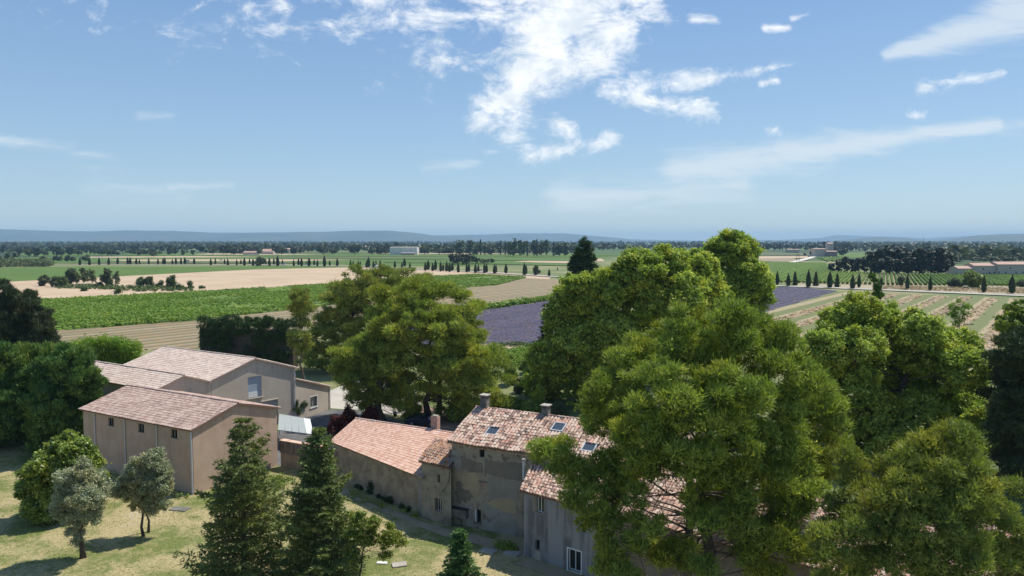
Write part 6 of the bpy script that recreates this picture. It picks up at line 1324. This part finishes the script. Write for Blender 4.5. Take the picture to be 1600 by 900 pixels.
for px, b, t_, w in ((29, 400, 388.5, 8), (45, 401.5, 386, 12), (57, 401.5, 386, 12), (69, 401.5, 389.5, 12), (88, 401, 387, 12), (97, 401, 386, 10), (108, 401, 385, 10), (122, 400, 390, 14), (141, 397, 385, 5), (147, 397.5, 385, 9), (158, 399, 390, 14), (168, 400, 389, 10), (178, 400, 391, 14), (215, 399.5, 389, 16), (228, 399, 389, 16), (240, 402, 391, 14), (265, 397.5, 393.5, 7), (286.5, 399, 389, 6), (301, 398.5, 391, 5), (333, 398.5, 385, 14), (353, 398.5, 382, 12), (362, 398.5, 383, 12), (367, 399, 388, 10), (406, 398, 390, 10), (434, 398, 382.5, 14), (440, 398.5, 385, 12), (460, 398, 387, 14), (12, 408.5, 393.5, 9), (505, 398, 384, 16), (520, 398, 386, 14), (555, 398, 383, 18), (582, 398.5, 387.5, 9), (600, 397.5, 386, 14), (617.5, 398, 390, 13), (663, 398, 387, 14), (686, 398.2, 387, 16), (700, 398, 386, 14)):
    single('round' if w > 7 else 'tall', 'plain_tree', 'dark tree standing at the edge of the fields far across the plain', 'tree', 'dark trees at the far field edges', px, b, t_, w, 'fardark' if k % 2 else 'fartree', k); k += 1
for px, b, t_, w in ((1316, 400.5, 386, 14), (1268, 401, 390, 6), (1257, 400, 395, 5), (1300, 395, 386, 12)):
    single('round', 'farm_tree', 'dark tree close beside the stone farmstead on the track', 'tree', 'dark trees around the track farmstead', px, b, t_, w, 'fardark', k); k += 1

# ------------------------------------------------------------------ labels that single out the members of long rows
ONES = 'first second third fourth fifth sixth seventh eighth ninth tenth eleventh twelfth thirteenth fourteenth fifteenth sixteenth seventeenth eighteenth nineteenth'.split()
def ordinal(n):
    if n < 20: return ONES[n - 1]
    t = {2: 'twent', 3: 'thirt', 4: 'fort', 5: 'fift', 6: 'sixt', 7: 'sevent', 8: 'eight', 9: 'ninet'}[n // 10]
    return t + 'ieth' if n % 10 == 0 else t + 'y-' + ONES[n % 10 - 1]
for grp, txt in (('cypresses lining the country road', 'slender dark cypress, {} from the left in the row along the country road'), ('straw windrows on the mown field', '{} ridge of cut straw from the left on the mown field'),
                 ('broadleaf trees beside the poplars', 'loose tall broadleaf tree, {} from the left in the line with the slim poplars'), ('slim poplars on the plain', 'very slim dark poplar, {} poplar from the left on the plain'),
                 ('tall pines of the dense dark wood', 'black green pine of the dense wood above the vine rows, {} trunk from the left'), ('broadleaf trees behind the stone farmstead', 'mid green tree behind the stone farmstead roofs, {} from the left'),
                 ('dark trees at the far field edges', 'dark tree at the far field edges on the plain, {} from the left'), ('small trees in the far left field', 'small round grey green tree beyond the road, {} from the left in its field'),
                 ('dark tree clump in the green field', 'dark dense tree of the clump alone in the green field, {} from its left'), ('short pines at the end of the dark wood', 'short bluish pine at the low end of the dark wood, {} from the left'),
                 ('dark trees around the track farmstead', 'dark tree beside the stone farmstead on the track, {} from the left'), ('tiny cottages in the far woods', 'tiny pale cottage half hidden in the far woods, {} from the left')):
    mem = [o for o in COL.objects if o.get('group') == grp and o.parent is None]
    def xk(o):
        if o.type == 'EMPTY': return o.location.x / o.location.y
        v = o.data.vertices[0].co; return v.x / v.y
    for i, o in enumerate(sorted(mem, key=xk)): o['label'] = txt.format(ordinal(i + 1))
# ------------------------------------------------------------------ haze
mb = MB(); mb.box((-18000, -300, -1), (36000, 0, 0), (0, 21000, 0), (0, 0, 232)); hz = mb.build('haze', M['bark'])
hm = bpy.data.materials.new('haze_air'); hm.use_nodes = True; hn = hm.node_tree.nodes; hn.clear()
ho = hn.new('ShaderNodeOutputMaterial'); hv = hn.new('ShaderNodeVolumePrincipled'); hv.inputs['Color'].default_value = (.48, .76, 1, 1); hv.inputs['Density'].default_value = HAZE_D; hv.inputs['Anisotropy'].default_value = .0
hm.node_tree.links.new(hv.outputs[0], ho.inputs['Volume']); hz.data.materials.clear(); hz.data.materials.append(hm); hz['kind'] = 'stuff'
